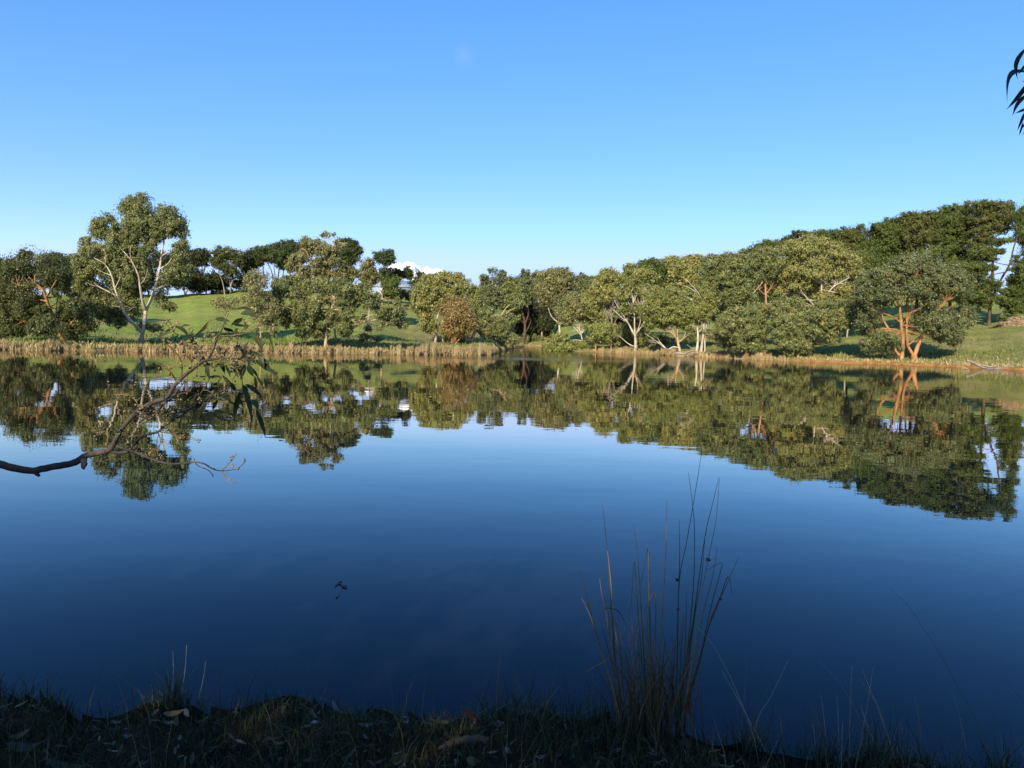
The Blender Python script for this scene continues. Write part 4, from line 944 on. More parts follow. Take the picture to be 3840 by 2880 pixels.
# ------------------------------------------------------------------ dead wood, brush and stumps
def dead_wood(name, label, z, d, lines, bark='grey', cat='dead branch', group=None, seed=0, drop=True, dz=0.0):
    rng = np.random.default_rng(seed + 400)
    ox, oy, k = ZOOM[z]
    m_px = k * d / F
    t = Tubes(7)
    base = None
    for pts, r0, r1 in lines:
        n = len(pts)
        w = [P(ox + k * p[0], oy + k * p[1], d + (p[2] if len(p) > 2 else rng.normal() * .15)) for p in pts]
        w = [Vector((q.x, q.y, max(q.z, max(gz(q.x, q.y), 0) + .02))) for q in w]
        if base is None: base = w[0]
        t.add(w, [(r0 + (r1 - r0) * i / max(n - 1, 1)) * m_px for i in range(n)], sub=4, rough=.15, rng=rng)
    o = t.build(name, BARK[bark])
    tag(o, label, cat, group)
    return o
dead_wood('dead_bough', 'pale dead bough spreading left from the stout orange forked trunk', 5, 102.5, [
    ([(1275,1340),(1210,1330),(1150,1362),(1110,1345),(1050,1300),(960,1230),(850,1160)],10,2.5),([(1120,1350),(1060,1290),(1000,1262),(890,1240)],6,2),([(1080,1312),(1040,1260),(1010,1208)],6,2),([(1060,1300),(990,1280),(900,1265)],5,1.5)], bark='pale', seed=1)
dead_wood('driftwood', 'grey driftwood trunk lying at the water below the three white trunks', 5, 99, [
    ([(1225,1410),(1290,1408),(1340,1418),(1400,1392),(1480,1372)],15,8),([(1385,1450),(1395,1415),(1410,1390)],9,7),([(1400,1425),(1450,1405),(1530,1410)],12,7),([(1320,1425),(1250,1440),(1180,1432)],5,2)], bark='grey', cat='driftwood', seed=2)
dead_wood('driftwood', 'thin pale branches lying on the grass right of the three white trunks', 5, 100, [
    ([(1640,1372),(1740,1358),(1830,1340)],5,2),([(1640,1372),(1620,1400),(1600,1430)],4,3),([(1540,1462),(1590,1445),(1640,1400)],5,2),([(1590,1460),(1680,1440),(1710,1430)],4,2),([(1380,1305),(1440,1340),(1480,1360)],4,2)], bark='pale', cat='driftwood', seed=3)
dead_wood('driftwood', 'long grey dead log with broken limbs at the water below the open right pasture', 7, 71, [
    ([(1070,1503),(1130,1518),(1190,1555),(1290,1570),(1420,1582),(1580,1590)],11,4),([(1160,1535),(1230,1548),(1330,1560),(1450,1575)],6,3),([(1460,1512),(1500,1550),(1535,1588)],4,2),([(1460,1512),(1445,1508)],3,2),([(1025,1570),(1090,1572)],3,2),([(1300,1572),(1400,1592),(1500,1596)],5,3),([(1210,1560),(1240,1580),(1330,1590)],4,2)], bark='grey', cat='driftwood', seed=4)
dead_wood('dead_branch', 'thin bare branch lying on the bank left of the tall pale gum', 1, 58.5, [
    ([(670,1460),(720,1500),(790,1530),(850,1532)],5,2),([(690,1475),(760,1510),(830,1535)],3,1.5),([(600,1470),(560,1455),(530,1465)],4,2)], bark='tan', seed=5)
dead_wood('dead_bough', 'pale fallen bough reaching right from the foot of the spreading gum', 3, 72, [
    ([(790,1316),(890,1282),(1000,1240),(1140,1206)],7,2.5),([(1000,1240),(1040,1220),(1060,1170)],3,1.5),([(1040,1270),(1060,1310),(1065,1330)],3,1.5)], bark='pale', seed=6)
dead_wood('dead_branch', 'bare curved branches in the shade behind the leaning gum', 4, 96, [
    ([(860,1010),(900,1070),(960,1130)],6,3),([(990,1195),(975,1140),(1010,1090),(1100,1105)],6,3),([(955,1110),(1060,1105),(1140,1110)],5,2.5)], bark='pale', seed=7)
dead_wood('dead_branch', 'pale looped branch poking from the dark inlet water', 4, 118, [
    ([(1320,1270),(1335,1252),(1360,1258),(1378,1270)],2.5,1.5)], bark='pale', seed=8)

def twig_heap(name, label, z, d, cx, cy, rx, ry, n, mat, cat, seed, tw=.02):
    rng = np.random.default_rng(seed)
    ox, oy, k = ZOOM[z]
    c = P(ox + k * cx, oy + k * cy, d); m_px = k * d / F
    RX, H = rx * m_px, ry * m_px
    t = Tubes(4)
    for _ in range(n):
        a, r = rng.uniform(0, 2 * np.pi), rng.uniform(0, 1) ** .6
        x, y = c.x + math.cos(a) * r * RX, c.y + math.sin(a) * r * RX * .6
        g = gz(x, y)
        hh = H * 1.7 * max(0, 1 - r * r) * rng.uniform(.05, 1)
        L = rng.uniform(.25, .6) * RX * .5
        b = rng.uniform(0, 2 * np.pi); e = rng.uniform(-.25, .45)
        dv = Vector((math.cos(b), math.sin(b), e)) * L
        p = Vector((x, y, g + hh))
        t.add([p - dv * .5 + Vector((0, 0, .02)), p + Vector(rng.normal(size=3) * .04), p + dv * .5], [tw, tw * .8, tw * .4], sub=2, closed=False)
    tag(t.build(name, mat), label, cat)
twig_heap('brush_heap', 'low brown heap of cut brush on the right-hand pasture under the pines', 7, 108, 1475, 1205, 150, 40, 700, BARK['tan'], 'brush heap', 1, .03)

def mound(name, label, z, d, cx, cy, rx, ry, mat, cat, seed, ratio=.6):
    rng = np.random.default_rng(seed)
    ox, oy, k = ZOOM[z]
    m_px = k * d / F
    c = P(ox + k * cx, oy + k * (cy + ry), d)
    n, m = 20, 8
    V, Fq = [], []
    ph = rng.uniform(0, 6.28, 6)
    for i in range(m + 1):
        t = i / m
        for j in range(n):
            a = 2 * np.pi * j / n
            r = math.cos(t * math.pi / 2) * (1 + .12 * math.sin(3 * a + ph[0]) + .08 * math.sin(7 * a + ph[1] + 4 * t))
            x, y = c.x + rx * m_px * r * math.cos(a), c.y + rx * m_px * ratio * r * math.sin(a)
            h = 2 * ry * m_px * math.sin(t * math.pi / 2) * (1 + .12 * math.sin(5 * a + ph[2] + 3 * t))
            V.append((x, y, gz(x, y) - .1 + h))
    for i in range(m):
        for j in range(n):
            Fq.append((i * n + j, i * n + (j + 1) % n, (i + 1) * n + (j + 1) % n, (i + 1) * n + j))
    tag(mesh_np(name, V, np.array(Fq), mat, smooth=True), label, cat)
SOIL = bark_mat('red_soil', (.14, .055, .03), (.26, .115, .06), (.36, .19, .11), scale=1.2)
mound('dirt_mound', 'red-brown dirt mound on the hillside below the shed', 3, 150, 1320, 918, 75, 18, SOIL, 'dirt mound', 1)
mound('dirt_mound', 'darker heap of earth and sticks right of the red-brown mound', 3, 152, 1465, 930, 55, 22, BARK['brown'], 'dirt mound', 2)
mound('tree_stump', 'short orange-brown stump standing alone in the middle of the pasture', 2, 120, 255, 1290, 13, 16, BARK['orange'], 'stump', 3, 1.0)
mound('tree_stump', 'short orange-brown stump in the pasture left of the tall pale gum', 1, 112, 878, 1308, 14, 16, BARK['orange'], 'stump', 4, 1.0)
mound('bracken_clump', 'dark brown bracken clump in the shade left of the tall pale gum', 1, 110, 945, 1335, 22, 14, BARK['brown'], 'bracken', 5, 1.0)

# ------------------------------------------------------------------ farm shed on the hill
def flat_mat(name, col, rough=.5, metal=0.0):
    m, n, l, b = new_mat(name)
    tc = n.new('ShaderNodeTexCoord'); no = n.new('ShaderNodeTexNoise'); no.inputs['Scale'].default_value = .8; no.inputs['Detail'].default_value = 5
    l.new(tc.outputs['Object'], no.inputs['Vector'])
    r = ramp(n, [(.3, tuple(c * .8 for c in col)), (.7, col)])
    l.new(no.outputs['Fac'], r.inputs[0]); l.new(r.outputs[0], b.inputs['Base Color'])
    b.inputs['Roughness'].default_value = rough; b.inputs['Metallic'].default_value = metal
    return m
def shed():
    d = 205.0
    def W(x, y, dd): 
        return P(1000 + .3495 * x, 820 + .3495 * y, dd)
    r0, r1 = W(1130, 668, d + 5), W(1486, 671, d + 5)         # ridge
    e0, e1 = W(1125, 735, d), W(1535, 722, d)                  # front eave
    ez = (e0.z + e1.z) / 2
    x0, x1 = e0.x, e1.x
    xr = W(1592, 722, d + 5).x
    base = ez - 3.3
    root = empty('farm_shed', ((x0 + xr) / 2, d + 4, base), 'long pale metal farm shed with a low roof on the hilltop behind the leaning pine', 'shed')
    wall = flat_mat('pale_blue_cladding', (.36, .42, .52), .5)
    roof = flat_mat('pale_metal_roof', (.36, .40, .46), .4, .2)
    rz = max(r0.z, r1.z, ez + 1.4)
    yb, ym, yf = d + 10, d + 5, d
    # walls: a box with a gable on the right-hand end
    V = [(x0, yf, base), (x1, yf, base), (xr, yb, base), (x0, yb, base), (x0, yf, ez), (x1, yf, ez), (xr, yb, ez), (x0, yb, ez),
         (x0, ym, rz - .12), ((x1 + xr) / 2, ym, rz - .12)]
    mesh_np('wall', V, [np.array([[0, 1, 5, 4], [1, 2, 6, 5], [2, 3, 7, 6], [3, 0, 4, 7]]), np.array([[5, 6, 9], [7, 4, 8]])], wall, root)
    o = .35
    xm = (x1 + xr) / 2
    V = [(x0 - o, yf - o, ez - .1), (x1 + o, yf - o, ez - .1), (xm + o, ym, rz), (x0 - o, ym, rz), (xr + o, yb + o, ez - .1), (x0 - o, yb + o, ez - .1)]
    V += [(a, b, c + .08) for a, b, c in V]
    Fq = [[6, 7, 8, 9], [9, 8, 10, 11], [0, 3, 2, 1], [3, 5, 4, 2], [0, 1, 7, 6], [1, 2, 8, 7], [2, 4, 10, 8], [4, 5, 11, 10], [5, 3, 9, 11], [3, 0, 6, 9]]
    mesh_np('roof', V, np.array(Fq), roof, root)
    dm = flat_mat('dark_shed_door', (.10, .11, .13), .6)
    cx = x1 - 3.2
    V = [(cx, yf - .05, base), (cx + 2.2, yf - .05, base), (cx + 2.2, yf - .05, base + 2.4), (cx, yf - .05, base + 2.4), (cx, yf - .01, base), (cx + 2.2, yf - .01, base), (cx + 2.2, yf - .01, base + 2.4), (cx, yf - .01, base + 2.4)]
    mesh_np('door', V, np.array([[0, 1, 2, 3], [0, 4, 5, 1], [1, 5, 6, 2], [2, 6, 7, 3], [3, 7, 4, 0]]), dm, root)
shed()

# ------------------------------------------------------------------ cloud bank on the horizon
def cloud():
    rng = np.random.default_rng(5)
    m, n, l, b = new_mat('white_cloud')
    b.inputs['Base Color'].default_value = (.92, .93, .95, 1); b.inputs['Roughness'].default_value = 1
    b.inputs['Specular IOR Level'].default_value = 0
    D = 5200.0
    V, Fq, off = [], [], 0
    puffs = [(1495, 1005, 34), (1530, 998, 28), (1470, 1010, 30), (1560, 1015, 28), (1605, 1020, 28), (1632, 1024, 24), (1660, 1040, 20), (1440, 1025, 34),
             (1500, 1060, 40), (1570, 1065, 40), (1640, 1065, 34), (1700, 1075, 28), (1400, 1070, 36), (1740, 1085, 22), (1450, 1085, 40), (1690, 1052, 12), (1340, 1085, 34)]
    nu, nv = 20, 12
    for x, y, r in puffs:
        for _ in range(3):
            jx, jy, rr = x + rng.normal() * r * .4, y + abs(rng.normal()) * r * .25, r * rng.uniform(.55, .95)
            c = P(jx, jy, D + rng.uniform(-80, 80)); R_ = rr * D / F
            ph = rng.uniform(0, 6.28, 4)
            for i in range(nv + 1):
                th = math.pi * i / nv
                for j in range(nu):
                    a = 2 * math.pi * j / nu
                    q = R_ * (1 + .10 * math.sin(4 * a + ph[0]) * math.sin(3 * th + ph[1]) + .06 * math.sin(9 * a + ph[2]) * math.sin(7 * th + ph[3]))
                    V.append((c.x + q * math.sin(th) * math.cos(a), c.y + q * math.sin(th) * math.sin(a), c.z + q * math.cos(th)))
            for i in range(nv):
                for j in range(nu):
                    Fq.append((off + i * nu + j, off + (i + 1) * nu + j, off + (i + 1) * nu + (j + 1) % nu, off + i * nu + (j + 1) % nu))
            off += (nv + 1) * nu
    tag(mesh_np('cloud', V, np.array(Fq), m, smooth=True), 'white cumulus cloud low on the horizon behind the shed', 'cloud')
cloud()

# ------------------------------------------------------------------ unseen trees added on the near bank behind the camera to shade the foreground
def shade_tree(label, x, y, h, lobes, seed):
    rng = np.random.default_rng(seed)
    g = gz(x, y)
    t = Tubes(9)
    top = Vector((x + .3, y, h * .9))
    t.add([Vector((x, y, g - .3)), Vector((x - .1, y + .1, h * .3)), Vector((x + .15, y, h * .6)), top], [.17, .14, .10, .04], sub=5, rough=.08, rng=rng)
    L = []
    for a, b, c, r in lobes:
        ctr = np.array([a, b, c]); L.append((ctr, r, r * .9, r * .7, 1.0))
        s = Vector((x + .05, y, min(c - .4, h * .6)))
        t.add([s, (s + Vector(ctr)) / 2 + Vector((0, 0, -.1)), Vector(ctr)], [.07, .05, .02], sub=4)
    root = empty('gum_tree', (x, y, g), label, 'tree')
    t.build('trunk', BARK['grey'], root)
    V, f, T = leaf_cloud(L, 40, rng, .15, .34, .9, .45, .8)
    mesh_np('crown', V, f, LEAF['gum'], root, attrs={'tint': T})
shade_tree('unseen low gum added on the near bank behind the viewer to shade the left of the bank', -4.4, -5.6, 4.6, [
    (-5.6, -5.4, 4.2, .9), (-4.8, -5.2, 4.4, .8), (-4.2, -5.5, 4.0, .9), (-3.4, -5.2, 4.0, .8), (-2.9, -5.5, 3.6, .8), (-5.2, -5.6, 3.3, .9), (-4.2, -5.3, 3.2, .9),
    (-3.3, -5.8, 3.1, .8), (-6.4, -5.4, 4.0, .9), (-6.2, -5.6, 5.0, .7), (-5.3, -5.0, 4.9, .6), (-4.5, -5.4, 5.1, .6), (-3.7, -5.3, 4.9, .4), (-3.3, -5.6, 5.5, .22), (-3.6, -6.0, 4.3, .6), (-4.6, -6.4, 3.9, .8), (-3.0, -6.4, 3.9, .7)], 5)
shade_tree('unseen taller gum added on the near bank behind the viewer to shade the rushes', -.9, -5.8, 7.6, [
    (-2.1, -5.3, 4.0, .9), (-1.2, -5.2, 4.2, .9), (-.3, -5.4, 4.0, .9), (.6, -5.4, 4.0, .9), (1.5, -5.5, 4.1, .9), (-1.9, -5.5, 4.9, .7), (-1.0, -5.4, 5.1, .9), (0, -5.5, 5.0, .9), (.9, -5.5, 5.0, .9),
    (-1.4, -5.6, 6.0, .8), (-.5, -5.6, 6.3, .9), (.4, -5.6, 6.2, .9), (-.8, -5.7, 7.1, .8), (-2.7, -5.4, 4.2, .75), (-2.6, -5.5, 3.5, .8), (-2.0, -6.3, 3.5, .8), (-.9, -6.5, 3.6, .9), (.2, -6.5, 3.6, .9), (1.2, -6.4, 3.8, .9), (2.2, -5.6, 4.3, .8), (0, -5.2, 3.2, .8), (1.0, -5.2, 3.2, .8), (-1.2, -5.2, 3.2, .8)], 6)

# ------------------------------------------------------------------ near materials
TWIG_OLD = bark_mat('grey_brown_twig_bark', (.028, .021, .017), (.065, .049, .037), (.12, .092, .068), scale=18)
TWIG_YOUNG = bark_mat('yellow_brown_twig_bark', (.08, .052, .022), (.155, .10, .042), (.25, .17, .075), scale=30)
def near_leaf_mat(name, c1, c2, rough=.42):
    m, n, l, b = new_mat(name)
    tc = n.new('ShaderNodeTexCoord'); no = n.new('ShaderNodeTexNoise'); no.inputs['Scale'].default_value = 22; no.inputs['Detail'].default_value = 5
    l.new(tc.outputs['Object'], no.inputs['Vector'])
    r = ramp(n, [(.35, c1), (.65, c2)])
    l.new(no.outputs['Fac'], r.inputs[0]); l.new(r.outputs[0], b.inputs['Base Color'])
    b.inputs['Roughness'].default_value = rough; b.inputs['Specular IOR Level'].default_value = .2
    t = n.new('ShaderNodeBsdfTranslucent'); l.new(r.outputs[0], t.inputs['Color'])
    mx = n.new('ShaderNodeMixShader'); mx.inputs[0].default_value = .18
    l.new(b.outputs[0], mx.inputs[1]); l.new(t.outputs[0], mx.inputs[2]); l.new(mx.outputs[0], n['Material Output'].inputs['Surface'])
    return m
NEAR_LEAF = near_leaf_mat('gum_leaf_near', (.024, .032, .011), (.060, .068, .024), .5)
SPRAY_LEAF = near_leaf_mat('gum_leaf_dark', (.022, .032, .022), (.040, .054, .034))
NUT = bark_mat('gum_nut', (.12, .08, .04), (.22, .155, .08), (.34, .25, .14), scale=60)

def near_leaf(p0, p1, w, bend, rng, roll=None, k=9):
    """lance-shaped folded leaf from p0 to p1, bent sideways; returns verts, quads"""
    p0, p1 = np.array(p0), np.array(p1)
    ax = p1 - p0; L = np.linalg.norm(ax); ax /= L
    up = np.array([0, -1.0, 0.15])
    s = np.cross(ax, up); s /= max(np.linalg.norm(s), 1e-6)
    nrm = np.cross(s, ax)
    roll = rng.uniform(-.9, .9) if roll is None else roll
    s2 = s * math.cos(roll) + nrm * math.sin(roll); n2 = np.cross(s2, ax)
    V = []
    sag = rng.uniform(.02, .10)
    for i in range(k):
        t = i / (k - 1)
        c = p0 + ax * L * t + s * bend * L * math.sin(math.pi * t) + n2 * L * sag * math.sin(math.pi * t) * .6
        hw = w * .5 * (math.sin(math.pi * min(1, t * 1.02 + .015) ** .8) ** .85 if 0 < t < 1 else .04)
        fold = .28 * hw
        V += [c - s2 * hw + n2 * fold, c, c + s2 * hw + n2 * fold]
    Fq = []
    for i in range(k - 1):
        a = i * 3
        Fq += [(a, a + 1, a + 4, a + 3), (a + 1, a + 2, a + 5, a + 4)]
    return np.array(V), np.array(Fq)

class Leaves:
    def __init__(s): s.v, s.f, s.n = [], [], 0
    def add(s, V, Fq):
        s.v.append(V); s.f.append(Fq + s.n); s.n += len(V)
    def build(s, name, mat, parent): return mesh_np(name, np.vstack(s.v), np.vstack(s.f), mat, parent, smooth=True)

def nut_mesh(L, c, r, d):
    """small urn-shaped gum nut on a short axis d"""
    d = np.array(d); d /= np.linalg.norm(d)
    a = np.cross(d, (.3, .5, .8)); a /= np.linalg.norm(a); b = np.cross(d, a)
    prof = [(-1.0, .05), (-.8, .55), (-.3, .95), (.2, 1.0), (.6, .8), (.85, .78), (1.0, .45), (1.35, .05)]
    k = 7; V = []
    for t, q in prof:
        for j in range(k):
            an = 2 * math.pi * j / k
            V.append(c + d * t * r + (a * math.cos(an) + b * math.sin(an)) * q * r)
    Fq = [(i * k + j, i * k + (j + 1) % k, (i + 1) * k + (j + 1) % k, (i + 1) * k + j) for i in range(len(prof) - 1) for j in range(k)]
    L.add(np.array(V), np.array(Fq))

# ------------------------------------------------------------------ overhanging gum branch at the left
def gum_branch():
    rng = np.random.default_rng(77)
    D0 = 2.4
    ox, oy, k = ZOOM['A']
    mp = k * D0 / F
    def W(x, y, dz=0.0): return P(ox + k * x, oy + k * y, D0 + dz)
    main = [(-260, 1225, 30, -.12), (-60, 1272, 30, -.08), (60, 1306, 28, -.05), (150, 1326, 27, -.03), (250, 1338, 26, 0), (300, 1328, 26, 0), (400, 1308, 26, .02), (520, 1288, 26, .03), (590, 1262, 26, .03), (640, 1228, 23, .03),
            (720, 1206, 22, .03), (800, 1192, 21, .03), (838, 1172, 20, .03), (862, 1130, 19, .03), (890, 1072, 19, .02), (930, 1008, 18, .02), (980, 948, 18, .01), (1040, 890, 18, .01), (1120, 840, 18, 0), (1200, 806, 17, 0), (1245, 794, 17, 0),
            (1278, 762, 15, -.01), (1312, 700, 14, -.02), (1380, 630, 13, -.03), (1440, 584, 12, -.04), (1500, 536, 11, -.05), (1550, 506, 10, -.06), (1600, 497, 9, -.07), (1680, 490, 7, -.08), (1750, 493, 6, -.09), (1810, 500, 5, -.1), (1905, 540, 3, -.12)]
    root = empty('gum_branch', W(250, 1338), 'bent gum branch with drooping leaves and gum nuts hanging over the water from the left', 'branch')
    t = Tubes(10)
    lead = [(Vector((-4.35, -5.55, 2.3)), .06), (Vector((-4.1, -3.2, 1.9)), .05), (Vector((-3.6, -.6, 1.35)), .042), (Vector((-2.9, 1.3, 1.15)), .034)]
    t.add([a for a, b in lead] + [W(-262, 1225, -.12)], [b for a, b in lead] + [31 * mp], sub=5)
    t.add([W(a, b, dz) for a, b, r, dz in main], [r * mp for a, b, r, dz in main], sub=5, rough=.07, rng=rng)
    t.add([W(630, 1255, .02), W(635, 1292, 0), W(630, 1322, -.01)], [22 * mp, 20 * mp, 12 * mp], sub=3, rough=.3, rng=rng)
    t.add([W(262, 1340), W(285, 1365), W(298, 1380)], [20 * mp, 14 * mp, 7 * mp], sub=3, rough=.3, rng=rng)
    t.build('bough', TWIG_OLD, root)
    T = [  # points, start radius, end radius, depth start, depth end
        ([(820, 1188), (900, 1203), (968, 1190), (1000, 1150), (1060, 1090), (1130, 1060), (1190, 1045), (1240, 1000), (1310, 950), (1380, 900), (1460, 860), (1530, 825), (1600, 790), (1705, 725)], 15, 3, .03, .12),
        ([(880, 1150), (960, 1180), (1040, 1205), (1120, 1240), (1220, 1274), (1300, 1286), (1400, 1281), (1470, 1272), (1540, 1285), (1580, 1310), (1620, 1330), (1670, 1338), (1730, 1334), (1790, 1320), (1830, 1290), (1852, 1264)], 10, 2, 0, -.15),
        ([(1670, 1338), (1720, 1290), (1765, 1240), (1787, 1204)], 4, 2, -.12, -.10),
        ([(1672, 1340), (1690, 1375), (1715, 1410), (1755, 1435), (1795, 1410)], 4, 1.5, -.12, -.15),
        ([(1468, 1276), (1500, 1305), (1560, 1326), (1600, 1365), (1606, 1386)], 4, 3, -.1, -.05),
        ([(1262, 792), (1312, 768), (1342, 725), (1375, 690), (1400, 640)], 8, 3, .02, .12),
        ([(1310, 772), (1420, 745), (1500, 762), (1580, 770)], 4, 1.5, .05, .15),
        ([(1290, 800), (1258, 815), (1215, 860), (1190, 900), (1110, 935), (1060, 930), (1000, 895), (945, 850), (900, 810), (860, 770), (822, 735), (808, 676)], 8, 2, .02, -.12),
        ([(896, 806), (820, 800), (715, 779)], 3, 1.5, -.08, -.12),
        ([(860, 764), (940, 764), (1000, 785), (1035, 830), (1055, 882)], 4, 2, -.1, -.14),
        ([(1200, 880), (1150, 930), (1060, 985), (985, 1005), (900, 1007), (800, 1015), (740, 1040), (695, 1050)], 4, 2, .02, -.08),
        ([(1500, 534), (1512, 490), (1492, 440), (1450, 375), (1430, 330), (1425, 258)], 8, 2.5, -.05, .02),
        ([(1490, 450), (1400, 372), (1350, 320), (1310, 290), (1280, 202)], 5, 2, -.02, -.1),
        ([(1508, 500), (1565, 435), (1610, 375), (1622, 345), (1560, 260), (1590, 195)], 7, 2, -.05, .08),
        ([(1570, 498), (1612, 420), (1640, 330), (1680, 260), (1700, 180), (1716, 108)], 8, 2, -.06, -.14),
        ([(1640, 322), (1720, 320), (1800, 314), (1880, 286), (1950, 250), (2032, 158)], 5, 2, -.1, -.2),
        ([(1600, 496), (1680, 468), (1750, 440), (1790, 380), (1795, 330)], 5, 2, -.07, 0),
        ([(1368, 636), (1372, 560), (1355, 490), (1300, 420), (1250, 375), (1220, 328)], 6, 2, -.03, -.12),
        ([(1355, 492), (1385, 465), (1402, 446)], 3, 1.5, -.06, -.08),
        ([(1328, 664), (1305, 620), (1275, 582), (1230, 560)], 5, 2, -.02, -.08),
        ([(1440, 586), (1446, 520), (1470, 460), (1500, 440)], 4, 2, -.04, .03),
        ([(1450, 548), (1550, 546), (1650, 546), (1752, 540)], 4, 2, -.04, .02),
        ([(1780, 498), (1815, 590), (1830, 690), (1860, 760)], 4, 2, -.1, -.14),
        ([(1880, 520), (1930, 470), (1960, 400), (1940, 320)], 4, 2, -.12, -.16),
        ([(1560, 500), (1560, 560), (1578, 640), (1530, 730), (1470, 800)], 4, 2, -.05, .08),
        ([(1300, 1000), (1340, 1110), (1382, 1200)], 3, 2, .06, .02),
        ([(1190, 1045), (1210, 1120), (1180, 1180), (1125, 1215)], 4, 2, .08, .02),
        ([(1195, 1042), (1300, 1060), (1380, 1085), (1490, 1112)], 4, 2, .08, .12),
        ([(1680, 620), (1640, 680), (1600, 760), (1540, 860)], 3, 2, .1, .06),
        ([(1165, 810), (1100, 785), (1035, 764)], 3, 1.5, 0, -.05),
        ([(1250, 560), (1180, 630), (1140, 638)], 2, 1.5, -.08, -.08),
        ([(1235, 820), (1250, 900), (1290, 930), (1370, 900)], 4, 2, .05, .1),
        ([(1080, 1080), (1020, 1060), (1000, 1100), (990, 1130)], 3, 2, .03, -.03),
    ]
    polys, parts = [], []
    for pts, r0, r1, z0, z1 in T:
        n = len(pts)
        w = [W(p[0], p[1], z0 + (z1 - z0) * i / (n - 1)) for i, p in enumerate(pts)]
        tb = Tubes(6)
        rr = [(r0 + (r1 - r0) * i / (n - 1)) * mp for i in range(n)]
        tb.add(w, rr, sub=4, rough=.10, rng=rng)
        # short spurs along the twig
        for i in range(1, n):
            if rng.random() < .6:
                q = w[i]
                dv = Vector((rng.normal(), rng.normal() * .6, abs(rng.normal()) * .8)).normalized() * rng.uniform(.006, .022)
                tb.add([q, q + dv * .6, q + dv], [rr[i] * .6, rr[i] * .5, .0009], sub=2)
        lv, nu = Leaves(), Leaves()
        if r0 <= 8 and n > 3 and pts[0][1] < 1100:                  # fine side shoots ending in a few nuts
            for _ in range(4 if r0 > 3 else 2):
                q = w[rng.integers(1, n - 1)]
                dv = Vector((rng.normal(), rng.normal() * .5, rng.normal() * .7 + .2)).normalized() * rng.uniform(.02, .05)
                e = q + dv; mid_ = q + dv * .55 + Vector((0, 0, .006))
                tb.add([q, mid_, e], [.0016, .0013, .0008], sub=3)
                for _k in range(int(rng.integers(2, 6))):
                    nut_mesh(nu, np.array(e) + rng.normal(size=3) * .0055, rng.uniform(5.2, 7.6) * mp, rng.normal(size=3))
        parts.append((tb, r0, lv, nu))
        polys.append((np.array(pts, float), z0, z1))
    def nearest(x, y):
        best, bi, bz = 1e9, 0, 0
        for i, (pp, z0, z1) in enumerate(polys):
            for j in range(len(pp) - 1):
                a, b = pp[j], pp[j + 1]
                ab = b - a; tt = np.clip(np.dot(np.array([x, y]) - a, ab) / max(np.dot(ab, ab), 1e-6), 0, 1)
                dd = np.linalg.norm(a + ab * tt - (x, y))
                if dd < best: best, bi, bz = dd, i, z0 + (z1 - z0) * (j + tt) / (len(pp) - 1)
        return bi, bz
